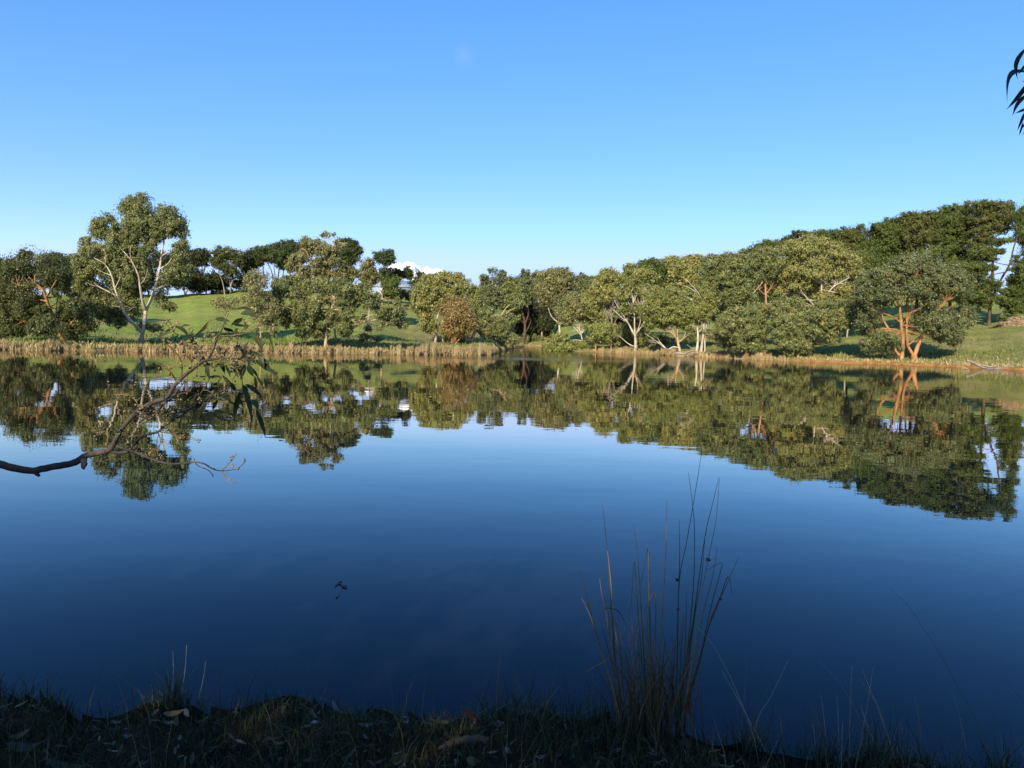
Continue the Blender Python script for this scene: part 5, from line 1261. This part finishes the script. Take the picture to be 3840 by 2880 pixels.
    LV = [(1310, 245, 1185, 293, 20, -.10), (1315, 245, 1425, 335, 26, -.13), (1575, 210, 1465, 318, 24, -.08), (1790, 122, 1915, 132, 26, -.08), (1815, 155, 1945, 188, 40, -.10), (1620, 195, 1735, 212, 32, -.06),
          (1310, 300, 1320, 382, 34, 0), (1300, 290, 1160, 366, 24, .05), (1325, 330, 1332, 408, 16, 0), (1275, 415, 1281, 512, 22, 0), (1690, 258, 1762, 292, 44, -.06), (1830, 190, 1738, 242, 32, .05), (1850, 240, 1857, 282, 26, 0),
          (1895, 305, 1976, 432, 34, -.10), (1980, 280, 2055, 466, 18, -.18), (1950, 260, 1935, 312, 26, 0), (1968, 350, 1978, 445, 20, 0), (1560, 520, 1582, 656, 28, .03), (1780, 390, 1852, 450, 26, 0), (1870, 540, 1912, 632, 38, 0),
          (1895, 560, 1952, 642, 18, 0), (1965, 540, 2092, 608, 28, 0), (1650, 665, 1550, 806, 36, .04), (1680, 620, 1782, 746, 30, -.04), (1850, 685, 1973, 786, 30, -.06), (1810, 735, 1765, 962, 36, .04), (1827, 690, 1896, 962, 34, -.05),
          (1880, 808, 1947, 882, 40, -.15), (1928, 868, 2002, 1092, 32, -.06), (1640, 775, 1746, 826, 48, -.12), (1590, 800, 1692, 812, 28, 0), (1500, 628, 1560, 625, 14, 0), (1570, 636, 1662, 622, 22, 0), (1450, 660, 1522, 673, 28, .06),
          (1030, 716, 1130, 627, 22, -.16), (938, 748, 1028, 718, 18, -.05), (1376, 1215, 1386, 1362, 30, 0), (1340, 930, 1416, 985, 22, 0), (1590, 880, 1621, 1042, 30, 0), (1560, 900, 1652, 946, 28, -.1), (1430, 832, 1482, 790, 32, 0),
          (1500, 772, 1592, 790, 22, 0), (1820, 800, 1842, 862, 26, 0), (1912, 900, 1885, 1062, 18, 0), (1780, 530, 1832, 652, 18, 0), (1850, 530, 1812, 652, 28, 0), (1720, 592, 1792, 590, 18, 0), (1940, 440, 1992, 562, 30, -.05),
          (1870, 450, 1962, 482, 34, -.08), (1840, 480, 1932, 532, 28, -.05), (865, 760, 835, 846, 12, .08), (950, 1064, 992, 1136, 28, -.04), (1025, 1212, 1030, 1262, 11, 0), (1760, 340, 1690, 380, 22, 0), (1560, 290, 1530, 372, 24, 0),
          (1660, 520, 1690, 590, 24, 0), (1700, 540, 1740, 640, 20, 0), (1540, 850, 1480, 960, 24, 0), (1610, 905, 1700, 900, 26, -.1), (1600, 960, 1560, 1030, 22, 0), (1390, 900, 1440, 930, 24, 0), (1480, 830, 1520, 900, 22, 0), (1880, 360, 1845, 440, 22, .05),
          (1920, 330, 1990, 400, 24, -.1), (1730, 410, 1680, 460, 18, 0), (1980, 520, 2040, 560, 18, 0), (1930, 500, 2000, 580, 30, -.05), (1900, 470, 1880, 560, 26, 0), (1760, 560, 1800, 640, 18, 0), (1640, 800, 1600, 880, 26, 0), (1560, 820, 1520, 900, 22, 0),
          (1850, 790, 1880, 850, 24, 0), (1950, 920, 1930, 1010, 16, 0), (1640, 400, 1660, 470, 22, 0), (1800, 260, 1760, 330, 24, 0), (1460, 300, 1400, 360, 18, 0)]
    for cx_, cy_, n_, sx_, sy_ in [(1900, 470, 7, 70, 50), (1600, 830, 8, 80, 50), (1840, 620, 5, 60, 60), (1740, 250, 6, 90, 50), (1480, 330, 5, 70, 50), (1700, 520, 5, 60, 40), (1880, 760, 3, 50, 60)]:
        for _ in range(n_):
            xa, ya = cx_ + rng.normal() * sx_, cy_ + rng.normal() * sy_
            an, ll_ = rng.normal(1.3, .7), rng.uniform(60, 125)
            LV.append((xa, ya, xa + ll_ * math.cos(an), ya + ll_ * math.sin(an), rng.uniform(14, 26), rng.normal() * .06))
    for x0, y0, x1, y1, w, bd in LV:
        i, z = nearest(x0, y0)
        dzt = rng.normal() * .025
        V, Fq = near_leaf(W(x0, y0, z), W(x1, y1, z + dzt), w * mp * 1.12, bd, rng)
        parts[i][2].add(V, Fq)
    NU = [(1035, 820, 6, 25), (1060, 870, 8, 30), (960, 880, 6, 25), (1240, 880, 14, 50), (1290, 860, 10, 40), (1280, 930, 10, 50), (1210, 930, 8, 40), (770, 990, 8, 25), (720, 1045, 3, 15), (1180, 890, 6, 30), (1290, 600, 5, 15), (1230, 350, 4, 20),
          (1300, 265, 5, 15), (1350, 315, 4, 15), (1600, 260, 6, 40), (1580, 310, 5, 30), (1480, 400, 5, 40), (1430, 265, 3, 10), (1750, 500, 14, 60), (1790, 480, 10, 40), (1850, 520, 8, 40), (1650, 480, 6, 25), (1700, 450, 8, 30), (1530, 480, 5, 25),
          (1460, 500, 5, 25), (1440, 560, 4, 20), (1330, 640, 4, 20), (1480, 620, 6, 25), (1390, 1085, 6, 22), (1130, 1210, 6, 20), (1220, 1232, 6, 20), (1120, 1060, 5, 20), (1020, 1160, 4, 15), (1750, 1242, 3, 15), (1842, 1262, 2, 10),
          (1752, 1300, 3, 15), (1800, 1328, 2, 10), (1732, 1400, 1, 4), (1640, 290, 6, 40), (1870, 450, 8, 50), (1540, 800, 5, 40), (1490, 790, 5, 30), (1340, 800, 5, 25), (1950, 240, 3, 15), (1560, 540, 4, 20), (1820, 400, 6, 30), (1100, 960, 5, 20)]
    for x, y, n, sp in NU:
        i, z = nearest(x, y)
        for _ in range(n):
            c = np.array(W(x + rng.normal() * sp * .55, y + rng.normal() * sp * .55, z + rng.normal() * sp * mp * .5))
            nut_mesh(parts[i][3], c, rng.uniform(5.5, 8.5) * mp, rng.normal(size=3))
    for tb, r0, lv, nu in parts:
        o = tb.build('twig', TWIG_OLD if r0 >= 8 else TWIG_YOUNG, root)
        for L, nm, m in ((lv, 'foliage', NEAR_LEAF), (nu, 'gum_nuts', NUT)):
            if L.n:
                c = L.build(nm, m, None)
                c.parent = o
                c.matrix_parent_inverse = (Matrix.Translation(root.location) @ o.matrix_parent_inverse).inverted()
gum_branch()

# ------------------------------------------------------------------ dark leaf spray at the top right
def leaf_spray():
    rng = np.random.default_rng(31)
    D0 = 1.5
    ox, oy, k = ZOOM['S']; mp = k * D0 / F
    def W(x, y, dz=0.0): return P(ox + k * x, oy + k * y, D0 + dz)
    root = empty('leaf_spray', W(760, 300), 'dark spray of curved gum leaves hanging into the top right of the sky', 'leaf spray')
    t = Tubes(6)
    t.add([Vector((-.6, -5.75, 6.2)), Vector((.8, -3.6, 6.0)), Vector((2.0, -1.0, 5.0)), Vector((2.2, .4, 3.9)), W(1300, -500, .1)], [.03, .024, .016, .010, 9 * mp], sub=5)
    t.add([W(1300, -500, .1), W(1000, -100, .05), W(800, 300, 0), W(730, 650, 0), (W(705, 1000, 0)), W(690, 1230, 0)], [9 * mp, 8 * mp, 7 * mp, 6 * mp, 5 * mp, 3 * mp], sub=5)
    t.add([W(800, 300, 0), W(740, 290, 0), W(690, 262, 0)], [5 * mp, 4 * mp, 3 * mp], sub=3)
    t.build('stem', TWIG_OLD, root)
    L = Leaves()
    for x0, y0, x1, y1, w, bd in [(700, 255, 585, 655, 66, .24), (745, 440, 588, 600, 44, .03), (750, 580, 455, 945, 62, .27), (735, 670, 445, 1032, 56, -.03), (690, 780, 560, 935, 30, 0), (735, 830, 520, 1112, 52, .16),
                                  (730, 1010, 545, 1082, 36, 0), (690, 1040, 578, 1300, 46, .05), (650, 1190, 602, 1362, 30, .05), (705, 1170, 632, 1270, 34, 0), (720, 1230, 640, 1345, 44, 0), (800, 600, 640, 690, 60, 0), (820, 260, 700, 470, 60, .1),
                                  (800, 700, 680, 860, 60, .1), (820, 900, 700, 1180, 56, .1)]:
        V, Fq = near_leaf(W(x0, y0, rng.normal() * .02), W(x1, y1, rng.normal() * .03), w * mp, bd, rng, roll=rng.uniform(-.4, .4), k=11)
        L.add(V, Fq)
    L.build('foliage', SPRAY_LEAF, root)
leaf_spray()

# ------------------------------------------------------------------ rush tussock
RUSH_G = reed_mat('rush_green', [(0, (.025, .034, .018)), (.5, (.05, .06, .028)), (1, (.09, .085, .04))])
RUSH_B = reed_mat('rush_brown', [(0, (.07, .04, .02)), (.5, (.17, .095, .042)), (1, (.30, .19, .09))])
SEEDM = bark_mat('rush_seed', (.03, .016, .009), (.07, .038, .02), (.12, .07, .035), scale=80)
def tube_tint(t, name, mat, root, v):
    o = t.build(name, mat, root)
    a = o.data.attributes.new('tint', 'FLOAT', 'POINT')
    a.data.foreach_set('value', np.full(len(o.data.vertices), v, dtype=np.float32))
    return o
def rush():
    rng = np.random.default_rng(9)
    D0 = 2.85
    ox, oy, k = ZOOM['R']; mp = k * D0 / F
    def W(x, y, dz=0.0): return P(ox + k * x, oy + k * y, D0 + dz)
    c = W(470, 1400); g = gz(c.x, c.y)
    root = empty('rush_tussock', (c.x, c.y, g), 'tall tussock of thin dark rushes with brown seed heads at the near water edge', 'rush')
    S = [  # tip first, ending at the base; last flag: dry
        ([(213, 315), (232, 480), (260, 850), (300, 1390)], 0), ([(93, 640), (130, 770), (165, 910), (225, 1130), (295, 1400)], 0), ([(370, 420), (388, 540), (405, 760), (425, 1100), (442, 1400)], 0), ([(541, 305), (538, 500), (528, 720), (505, 1100), (495, 1390)], 1),
        ([(718, 50), (690, 230), (640, 520), (605, 700), (594, 1000), (588, 1400)], 0), ([(650, 165), (668, 310), (680, 450), (675, 750), (640, 1100), (600, 1400)], 0), ([(805, 185), (770, 330), (735, 480), (695, 760), (640, 1150), (602, 1420)], 0),
        ([(806, 195), (790, 400), (765, 530), (720, 760), (655, 1200), (620, 1410)], 1), ([(603, 400), (605, 600), (598, 850), (590, 1400)], 0), ([(448, 550), (450, 800), (452, 1000), (470, 1400)], 1), ([(345, 950), (362, 800), (376, 616), (392, 820), (405, 1000), (440, 1400)], 0),
        ([(400, 780), (425, 640), (449, 552), (452, 800), (466, 1400)], 0), ([(380, 985), (440, 840), (481, 772), (484, 1000), (482, 1400)], 1), ([(225, 848), (245, 930), (272, 1060), (302, 1390)], 0), ([(295, 880), (300, 1000), (312, 1150), (325, 1400)], 0),
        ([(905, 590), (870, 670), (830, 760), (765, 900), (700, 1150), (622, 1420)], 1), ([(735, 665), (815, 621), (808, 680), (760, 860), (690, 1180), (615, 1410)], 0), ([(870, 780), (850, 690), (800, 830), (735, 1000), (640, 1400)], 1), ([(200, 700), (215, 800), (240, 920), (292, 1390)], 1),
        ([(240, 560), (255, 700), (272, 900), (330, 1390)], 1), ([(110, 800), (135, 850), (162, 915), (210, 1080), (275, 1300), (300, 1400)], 1), ([(670, 758), (660, 900), (640, 1150), (598, 1420)], 1), ([(630, 880), (615, 1050), (600, 1400)], 0), ([(742, 988), (705, 1110), (660, 1260), (605, 1420)], 0),
        ([(582, 990), (545, 1130), (520, 1250), (485, 1420)], 1), ([(378, 968), (405, 1090), (440, 1230), (500, 1400)], 0), ([(215, 990), (300, 1080), (380, 1200), (420, 1300)], 0), ([(120, 1178), (190, 1140), (255, 1098)], 1), ([(640, 770), (638, 900), (630, 1100), (600, 1400)], 1),
        ([(795, 545), (770, 700), (720, 900), (650, 1300), (620, 1410)], 1), ([(220, 780), (245, 880), (260, 1000), (310, 1400)], 1), ([(735, 470), (715, 700), (680, 900), (615, 1400)], 0), ([(620, 1010), (560, 1080), (520, 1180), (505, 1400)], 0), ([(345, 960), (300, 870), (250, 850), (232, 850)], 0)]
    for i in range(22):
        bx = rng.uniform(290, 640); hgt = rng.uniform(250, 620)
        tx = bx + rng.normal() * 60 + (bx - 470) * .45
        S.append(([(tx, 1400 - hgt), ((tx + bx) / 2 + rng.normal() * 8 - (bx - 470) * .06, 1400 - hgt * .5), (bx, 1405)], int(rng.random() < .6)))
    for pts, dry in S:
        n = len(pts)
        z = rng.normal() * .05; zt = z + rng.normal() * .07
        pts = list(reversed(pts))
        w = [W(p[0], p[1], z + (zt - z) * i / max(n - 1, 1)) for i, p in enumerate(pts)]
        if pts[0][1] > 1280: w.insert(0, Vector((w[0].x, w[0].y, min(g, w[0].z) - .05)))
        r0 = rng.uniform(3.1, 4.3) * mp
        m = len(w)
        t = Tubes(5)
        t.add(w, [r0 * (1 - .75 * (i / (m - 1)) ** 1.5) for i in range(m)], sub=4, closed=False)
        tube_tint(t, 'stem', RUSH_B if dry else RUSH_G, root, float(np.clip(rng.normal(.5, .22), 0, 1)))
    for x, y, r in [(748, 606, 13), (593, 707, 12), (141, 838, 10), (812, 804, 9), (598, 858, 9), (376, 620, 6)]:
        L = Leaves()
        c0 = np.array(W(x, y))
        for _ in range(int(r * 2.2)):
            dv = rng.normal(size=3); dv[2] += .3; dv /= np.linalg.norm(dv)
            nut_mesh(L, c0 + dv * r * mp * rng.uniform(.2, 1.0) * np.array([1, .8, .8]), r * mp * .26, dv)
        L.build('seed_head', SEEDM, root)
    # dense thatch at the foot
    n = 230
    px = rng.normal(470, 95, n); 
    pos = np.array([W(a, 1405, rng.normal() * .07) for a in px]); pos[:, 2] = g - .02
    V, f = blades(pos, rng.uniform(.12, .42, n), rng.uniform(.003, .006, n), .45, rng)
    mesh_np('thatch', V, f, RUSH_B, root, attrs={'tint': np.repeat(np.clip(rng.normal(.3, .2, n), 0, 1), 6)})
rush()

# ------------------------------------------------------------------ single dry stalks standing at the right
STALK = reed_mat('dry_grass_stalk', [(0, (.05, .04, .025)), (.5, (.22, .18, .11)), (1, (.42, .37, .26))])
def stalk_tuft(label, stalks, seed, D0):
    rng = np.random.default_rng(seed)
    ox, oy, k = ZOOM['G']; mp = k * D0 / F
    def W(x, y, dz=0.0): return P(ox + k * x, oy + k * y, D0 + dz)
    b0 = W(*stalks[0][0][0]); 
    root = empty('grass_tuft', (b0.x, b0.y, gz(b0.x, b0.y)), label, 'grass tuft', 'dry grass tufts at the near water edge')
    for pts, tint in stalks:
        n = len(pts); zt = rng.normal() * .05
        w = [W(p[0], p[1], zt * i / (n - 1)) for i, p in enumerate(pts)]
        if w[0].z > 0: 
            dv = (w[0] - w[1]).normalized()
            q = w[0] + dv * (w[0].z + .08) / max(-dv.z, .5)
            w.insert(0, q)
        t = Tubes(5); m = len(w)
        t.add(w, [2.3 * mp * (1 - .7 * i / (m - 1)) for i in range(m)], sub=4, closed=False)
        tube_tint(t, 'stalk', STALK, root, tint)
    n = 70
    pos = np.array([W(stalks[0][0][0][0] + rng.normal() * 45, stalks[0][0][0][1], rng.normal() * .06) for _ in range(n)])
    pos[:, 2] = np.maximum(terrain_z(pos[:, 0], pos[:, 1]), -.05) - .02
    V, f = blades(pos, rng.uniform(.08, .26, n), rng.uniform(.003, .006, n), .5, rng)
    mesh_np('blades', V, f, RUSH_G, root, attrs={'tint': np.repeat(np.clip(rng.normal(.3, .25, n), 0, 1), 6)})
stalk_tuft('dry grass tuft beside the rushes with two crossed pale stalks leaning apart', [([(395, 1060), (345, 925), (240, 680), (130, 480), (20, 350)], .9), ([(345, 930), (270, 790), (190, 650)], .95), ([(400, 1060), (450, 930), (520, 820), (635, 580)], .8), ([(400, 1010), (460, 850), (580, 620)], .25), ([(340, 830), (357, 640), (345, 545)], .3)], 1, 2.75)
stalk_tuft('dry grass tuft with two short upright pale stalks, right of the crossed stalks', [([(885, 1090), (870, 930), (855, 815)], .75), ([(972, 1095), (968, 950), (960, 810)], .95), ([(820, 1250), (812, 1100), (798, 1005)], .9), ([(920, 1190), (840, 1020), (765, 900)], .05), ([(995, 1100), (998, 990)], .7), ([(955, 1090), (938, 1052)], .1)], 2, 2.65)
stalk_tuft('dry grass tuft with crossing pale stalks, the middle one of the right side', [([(1235, 1190), (1190, 1080), (1140, 950), (1122, 880)], .85), ([(1140, 1010), (1170, 850), (1195, 680), (1215, 560)], .75), ([(1265, 985), (1225, 870), (1175, 760), (1128, 635)], .85), ([(1045, 1100), (1050, 900), (1055, 750), (1063, 615)], .6), ([(1140, 1010), (1060, 870), (960, 710), (800, 545)], .45), ([(1375, 1200), (1362, 1000), (1348, 855)], .05), ([(1425, 1190), (1400, 1080), (1370, 955)], .5)], 3, 2.6)
stalk_tuft('dark grass tuft with one very long arching stalk toward the right frame edge', [([(2030, 1240), (1900, 990), (1760, 740), (1640, 520), (1540, 370), (1430, 210), (1310, 95)], .12), ([(1815, 1120), (1775, 930), (1735, 800)], .55), ([(1800, 1270), (1720, 1120), (1645, 1005)], .05), ([(1600, 1210), (1612, 1050)], .05), ([(1500, 1200), (1497, 890)], .3), ([(2300, 1000), (2200, 850), (2060, 690)], .08)], 4, 2.5)
# leafy mound of grass on the left of the bank
def mound_tuft():
    rng = np.random.default_rng(12)
    c = on_plane(660, 2600, .16)
    root = empty('grass_tuft', (c.x, c.y, gz(c.x, c.y)), 'bushy dark grass tuft rising above the bank edge left of centre', 'grass tuft', 'dry grass tufts at the near water edge')
    n = 520
    pos = np.stack([c.x + rng.normal(0, .075, n), c.y + rng.normal(0, .06, n), np.zeros(n)], 1)
    pos[:, 2] = terrain_z(pos[:, 0], pos[:, 1]) - .02
    fall = np.exp(-((pos[:, 0] - c.x) / .09) ** 2)
    V, f = blades(pos, (.05 + .16 * fall) * rng.uniform(.5, 1.1, n), rng.uniform(.003, .006, n), .6, rng)
    mesh_np('blades', V, f, RUSH_G, root, attrs={'tint': np.repeat(np.clip(rng.normal(.35, .25, n), 0, 1), 6)})
    t = Tubes(4)
    for a, b, e, h in [(645, 2560, 648, 2440), (680, 2570, 700, 2420), (742, 2590, 772, 2478)]:
        p, q = P(a, b + 40, c.y), P(e, h, c.y + .05)
        t.add([p, (p + q) / 2 + Vector((.004, 0, 0)), q], [.0022, .0018, .0006], sub=3)
    tube_tint(t, 'stalks', STALK, root, .7)
mound_tuft()

# ------------------------------------------------------------------ ground cover of the near bank
def near_cover():
    rng = np.random.default_rng(44)
    def spots(n, y0, over):
        x = rng.uniform(-2.6, 2.9, n)
        e = bank_edge(x)
        y = y0 + (e + over - y0) * rng.random(n) ** .8
        return x, y, np.maximum(terrain_z(x, y), -.03)
    m = reed_mat('near_grass', [(0, (.014, .018, .005)), (.5, (.042, .042, .012)), (.8, (.11, .085, .035)), (1, (.20, .155, .075))])
    x, y, z = spots(24000, 1.7, .06)
    patch = .5 + .5 * np.sin(x * 4.1 + 1) * np.sin(y * 5 + x * 2)
    h = rng.uniform(.03, .115, len(x)) * (.6 + .8 * patch)
    V, f = blades(np.stack([x, y, z - .01], 1), h, rng.uniform(.002, .0045, len(x)), .9, rng)
    tag(mesh_np('near_grass', V, f, m, attrs={'tint': np.repeat(np.clip(rng.normal(.40, .25, len(x)), 0, 1), 6)}), kind='stuff')
    # longer thin stems, many standing in the shallow water at the right
    x = np.concatenate([rng.uniform(-2.6, 2.9, 420), rng.uniform(0.0, 2.6, 520)])
    e = bank_edge(x)
    y = np.where(np.arange(len(x)) < 420, e - rng.random(len(x)) * .8, e + rng.uniform(-.25, .22, len(x)))
    z = np.maximum(terrain_z(x, y), -.06)
    V, f = blades(np.stack([x, y, z], 1), rng.uniform(.08, .30, len(x)), rng.uniform(.002, .0038, len(x)), .5, rng)
    tt = np.where(rng.random(len(x)) < .3, rng.uniform(.8, 1.0, len(x)), rng.uniform(.1, .5, len(x)))
    tag(mesh_np('tall_near_grass', V, f, m, attrs={'tint': np.repeat(tt, 6)}), kind='stuff')
    # fallen leaves and bark crumbs
    n = 1500
    x, y, z = spots(n, 1.7, -.04)
    a = rng.uniform(0, 2 * np.pi, n); L = rng.uniform(.015, .06, n); w = L * rng.uniform(.15, .35, n); tl = rng.normal(0, .25, n); rl = rng.normal(0, .5, n)
    ax = np.stack([np.cos(a) * np.cos(tl), np.sin(a) * np.cos(tl), np.sin(tl)], 1)
    sd = np.stack([-np.sin(a) * np.cos(rl), np.cos(a) * np.cos(rl), np.sin(rl)], 1)
    c = np.stack([x, y, z + .012 + .03 * rng.random(n)], 1)
    up = np.array([0, 0, 1.0]); cu = (L * rng.uniform(-.2, .2, n))[:, None]
    L2, W2 = L[:, None] * .5, w[:, None] * .5
    V = np.stack([c - ax * L2, c - ax * L2 * .3 + sd * W2 + up * cu, c + ax * L2 * .4 + sd * W2 * .9 + up * cu, c + ax * L2, c + ax * L2 * .4 - sd * W2 * .9 + up * cu * .7, c - ax * L2 * .3 - sd * W2 + up * cu * .7], 1).reshape(-1, 3)
    b = np.arange(n)[:, None] * 6
    f = np.vstack([b + np.array([0, 1, 4, 5]), b + np.array([1, 2, 3, 4])])
    lm = reed_mat('leaf_litter', [(0, (.03, .018, .010)), (.45, (.10, .06, .03)), (.75, (.20, .15, .09)), (1, (.34, .32, .29))])
    tag(mesh_np('leaf_litter', V, f, lm, attrs={'tint': np.repeat(np.clip(rng.normal(.32, .24, n), 0, 1), 6)}), kind='stuff')
near_cover()

FL = {'grey': near_leaf_mat('pale_grey_dead_leaf', (.14, .135, .125), (.24, .23, .22), .6), 'tan': near_leaf_mat('tan_dead_leaf', (.12, .075, .032), (.21, .14, .065), .6),
      'red': near_leaf_mat('red_brown_dead_leaf', (.10, .035, .018), (.18, .07, .035), .6), 'green': near_leaf_mat('dull_green_leaf', (.05, .065, .05), (.09, .11, .08), .5)}
def fallen_leaf(label, z, x0, y0, x1, y1, w, mat, seed, lift=.03, bend=.1):
    rng = np.random.default_rng(seed + 900)
    ox, oy, k = ZOOM[z]
    a = on_plane(ox + k * x0, oy + k * y0, .22); b = on_plane(ox + k * x1, oy + k * y1, .22)
    y = min((a.y + b.y) / 2, float(bank_edge((a.x + b.x) / 2)) - .02)
    pa = P(ox + k * x0, oy + k * y0, y); pb = P(ox + k * x1, oy + k * y1, y + rng.normal() * .02)
    sh = max(0, gz((pa.x + pb.x) / 2, y) + .012 - min(pa.z, pb.z))
    pa.z += sh; pb.z += sh
    V, Fq = near_leaf(pa, pb, w * k * y / F, bend, rng, roll=rng.uniform(-.5, .5), k=9)
    tag(mesh_np('fallen_leaf', V, Fq, FL[mat], smooth=True), label, 'fallen leaf', 'fallen leaves on the near bank')
for i, a in enumerate([
    ('pale grey leaf standing upright on the bank edge at the middle of the frame', 'M', 85, 450, 190, 545, 40, 'grey'),
    ('curled tan leaf in the grass below the bushy grass tuft', 'L', 1040, 500, 1190, 470, 34, 'tan'),
    ('short pale grey leaf hanging beside the curled tan leaf', 'L', 1185, 470, 1205, 525, 30, 'grey'),
    ('long dull green leaf lying flat in the bottom left corner', 'L', 290, 790, 570, 830, 56, 'green'),
    ('dull green leaf near the left frame edge, above the flat green one', 'L', 40, 690, 250, 690, 60, 'green'),
    ('yellow-brown leaf among grass at the far left of the bank', 'L', 60, 650, 195, 595, 34, 'tan'),
    ('long red-brown leaf leaning on the bank crest left of the rushes', 'M', 1000, 560, 1110, 655, 46, 'red'),
    ('curved dull green leaf touching the red-brown leaf', 'M', 750, 580, 990, 550, 40, 'green'),
    ('large curled tan leaf at the bottom edge left of the bark strip', 'M', 470, 870, 620, 820, 60, 'tan'),
    ('small bent pale leaf above the large curled tan leaf', 'M', 300, 685, 345, 715, 26, 'grey'),
    ('crumpled pale leaf at the bottom edge below the bark strip', 'M', 1010, 885, 1110, 900, 60, 'tan'),
    ('broad pale leaf at the bottom edge right of the crumpled one', 'M', 1280, 860, 1330, 905, 44, 'grey'),
    ('angular pale leaf scrap at the bottom edge under the rushes', 'M', 1490, 895, 1570, 880, 34, 'grey'),
    ('long brown leaf propped upright among grass right of the pale scraps', 'M', 1700, 800, 1785, 730, 34, 'tan'),
    ('narrow pale leaf slanting at the lower left of the middle bank', 'M', 160, 880, 250, 800, 24, 'grey')]):
    fallen_leaf(*a, seed=i)
def bark_strip():
    rng = np.random.default_rng(3)
    t = Tubes(7)
    ox, oy, k = ZOOM['M']
    pts = [on_plane(ox + k * x, oy + k * y, .24) for x, y in [(820, 745), (930, 715), (1050, 720), (1165, 735)]]
    pts = [Vector((p.x, p.y, gz(p.x, p.y) + .02)) for p in pts]
    t.add(pts, [.006, .014, .016, .008], sub=5, rough=.25, rng=rng)
    tag(t.build('bark_strip', BARK['brown']), 'dark strip of fallen bark lying among the leaves on the near bank', 'bark')
bark_strip()

# ------------------------------------------------------------------ leaf floating on the water
def floating_leaf():
    rng = np.random.default_rng(8)
    ox, oy, k = 1180, 2130, 180 / 2133
    c = on_plane(1275, 2212, 0)
    D0 = c.y; mp = k * D0 / F
    root = empty('floating_leaf', (c.x, c.y, 0), 'small dark curled leaf with a thin stalk floating on the open water', 'floating leaf')
    def W(x, y): return P(ox + k * x, oy + k * y, D0)
    m = near_leaf_mat('wet_leaf', (.012, .014, .016), (.03, .032, .035), .25)
    L = Leaves()
    arc = [(900, 855), (960, 780), (1040, 710), (1120, 680), (1185, 690), (1215, 760), (1260, 820), (1340, 860), (1440, 890)]
    V = []
    for i, (x, y) in enumerate(arc):                  # lies on the surface, its edges curled up
        q = np.array(on_plane(ox + k * x, oy + k * y, .002)); w = .020 * math.sin(math.pi * (i + .6) / (len(arc) + .2))
        V += [q + np.array([0, -w, .006]), q + np.array([0, 0, .0]), q + np.array([0, w, .008])]
    Fq = [q for i in range(len(arc) - 1) for q in ((i * 3, i * 3 + 1, i * 3 + 4, i * 3 + 3), (i * 3 + 1, i * 3 + 2, i * 3 + 5, i * 3 + 4))]
    L.add(np.array(V), np.array(Fq)); L.build('blade', m, root)
    t = Tubes(5)
    pts = []
    for x, y in [(1200, 790), (1185, 900), (1150, 1040), (1090, 1180), (1030, 1260), (955, 1330)]:
        q = on_plane(ox + k * x, oy + k * y, .003); pts.append(q)
    t.add(pts, [.0028] * 5 + [.004], sub=3)
    t.build('stalk', m, root)
floating_leaf()
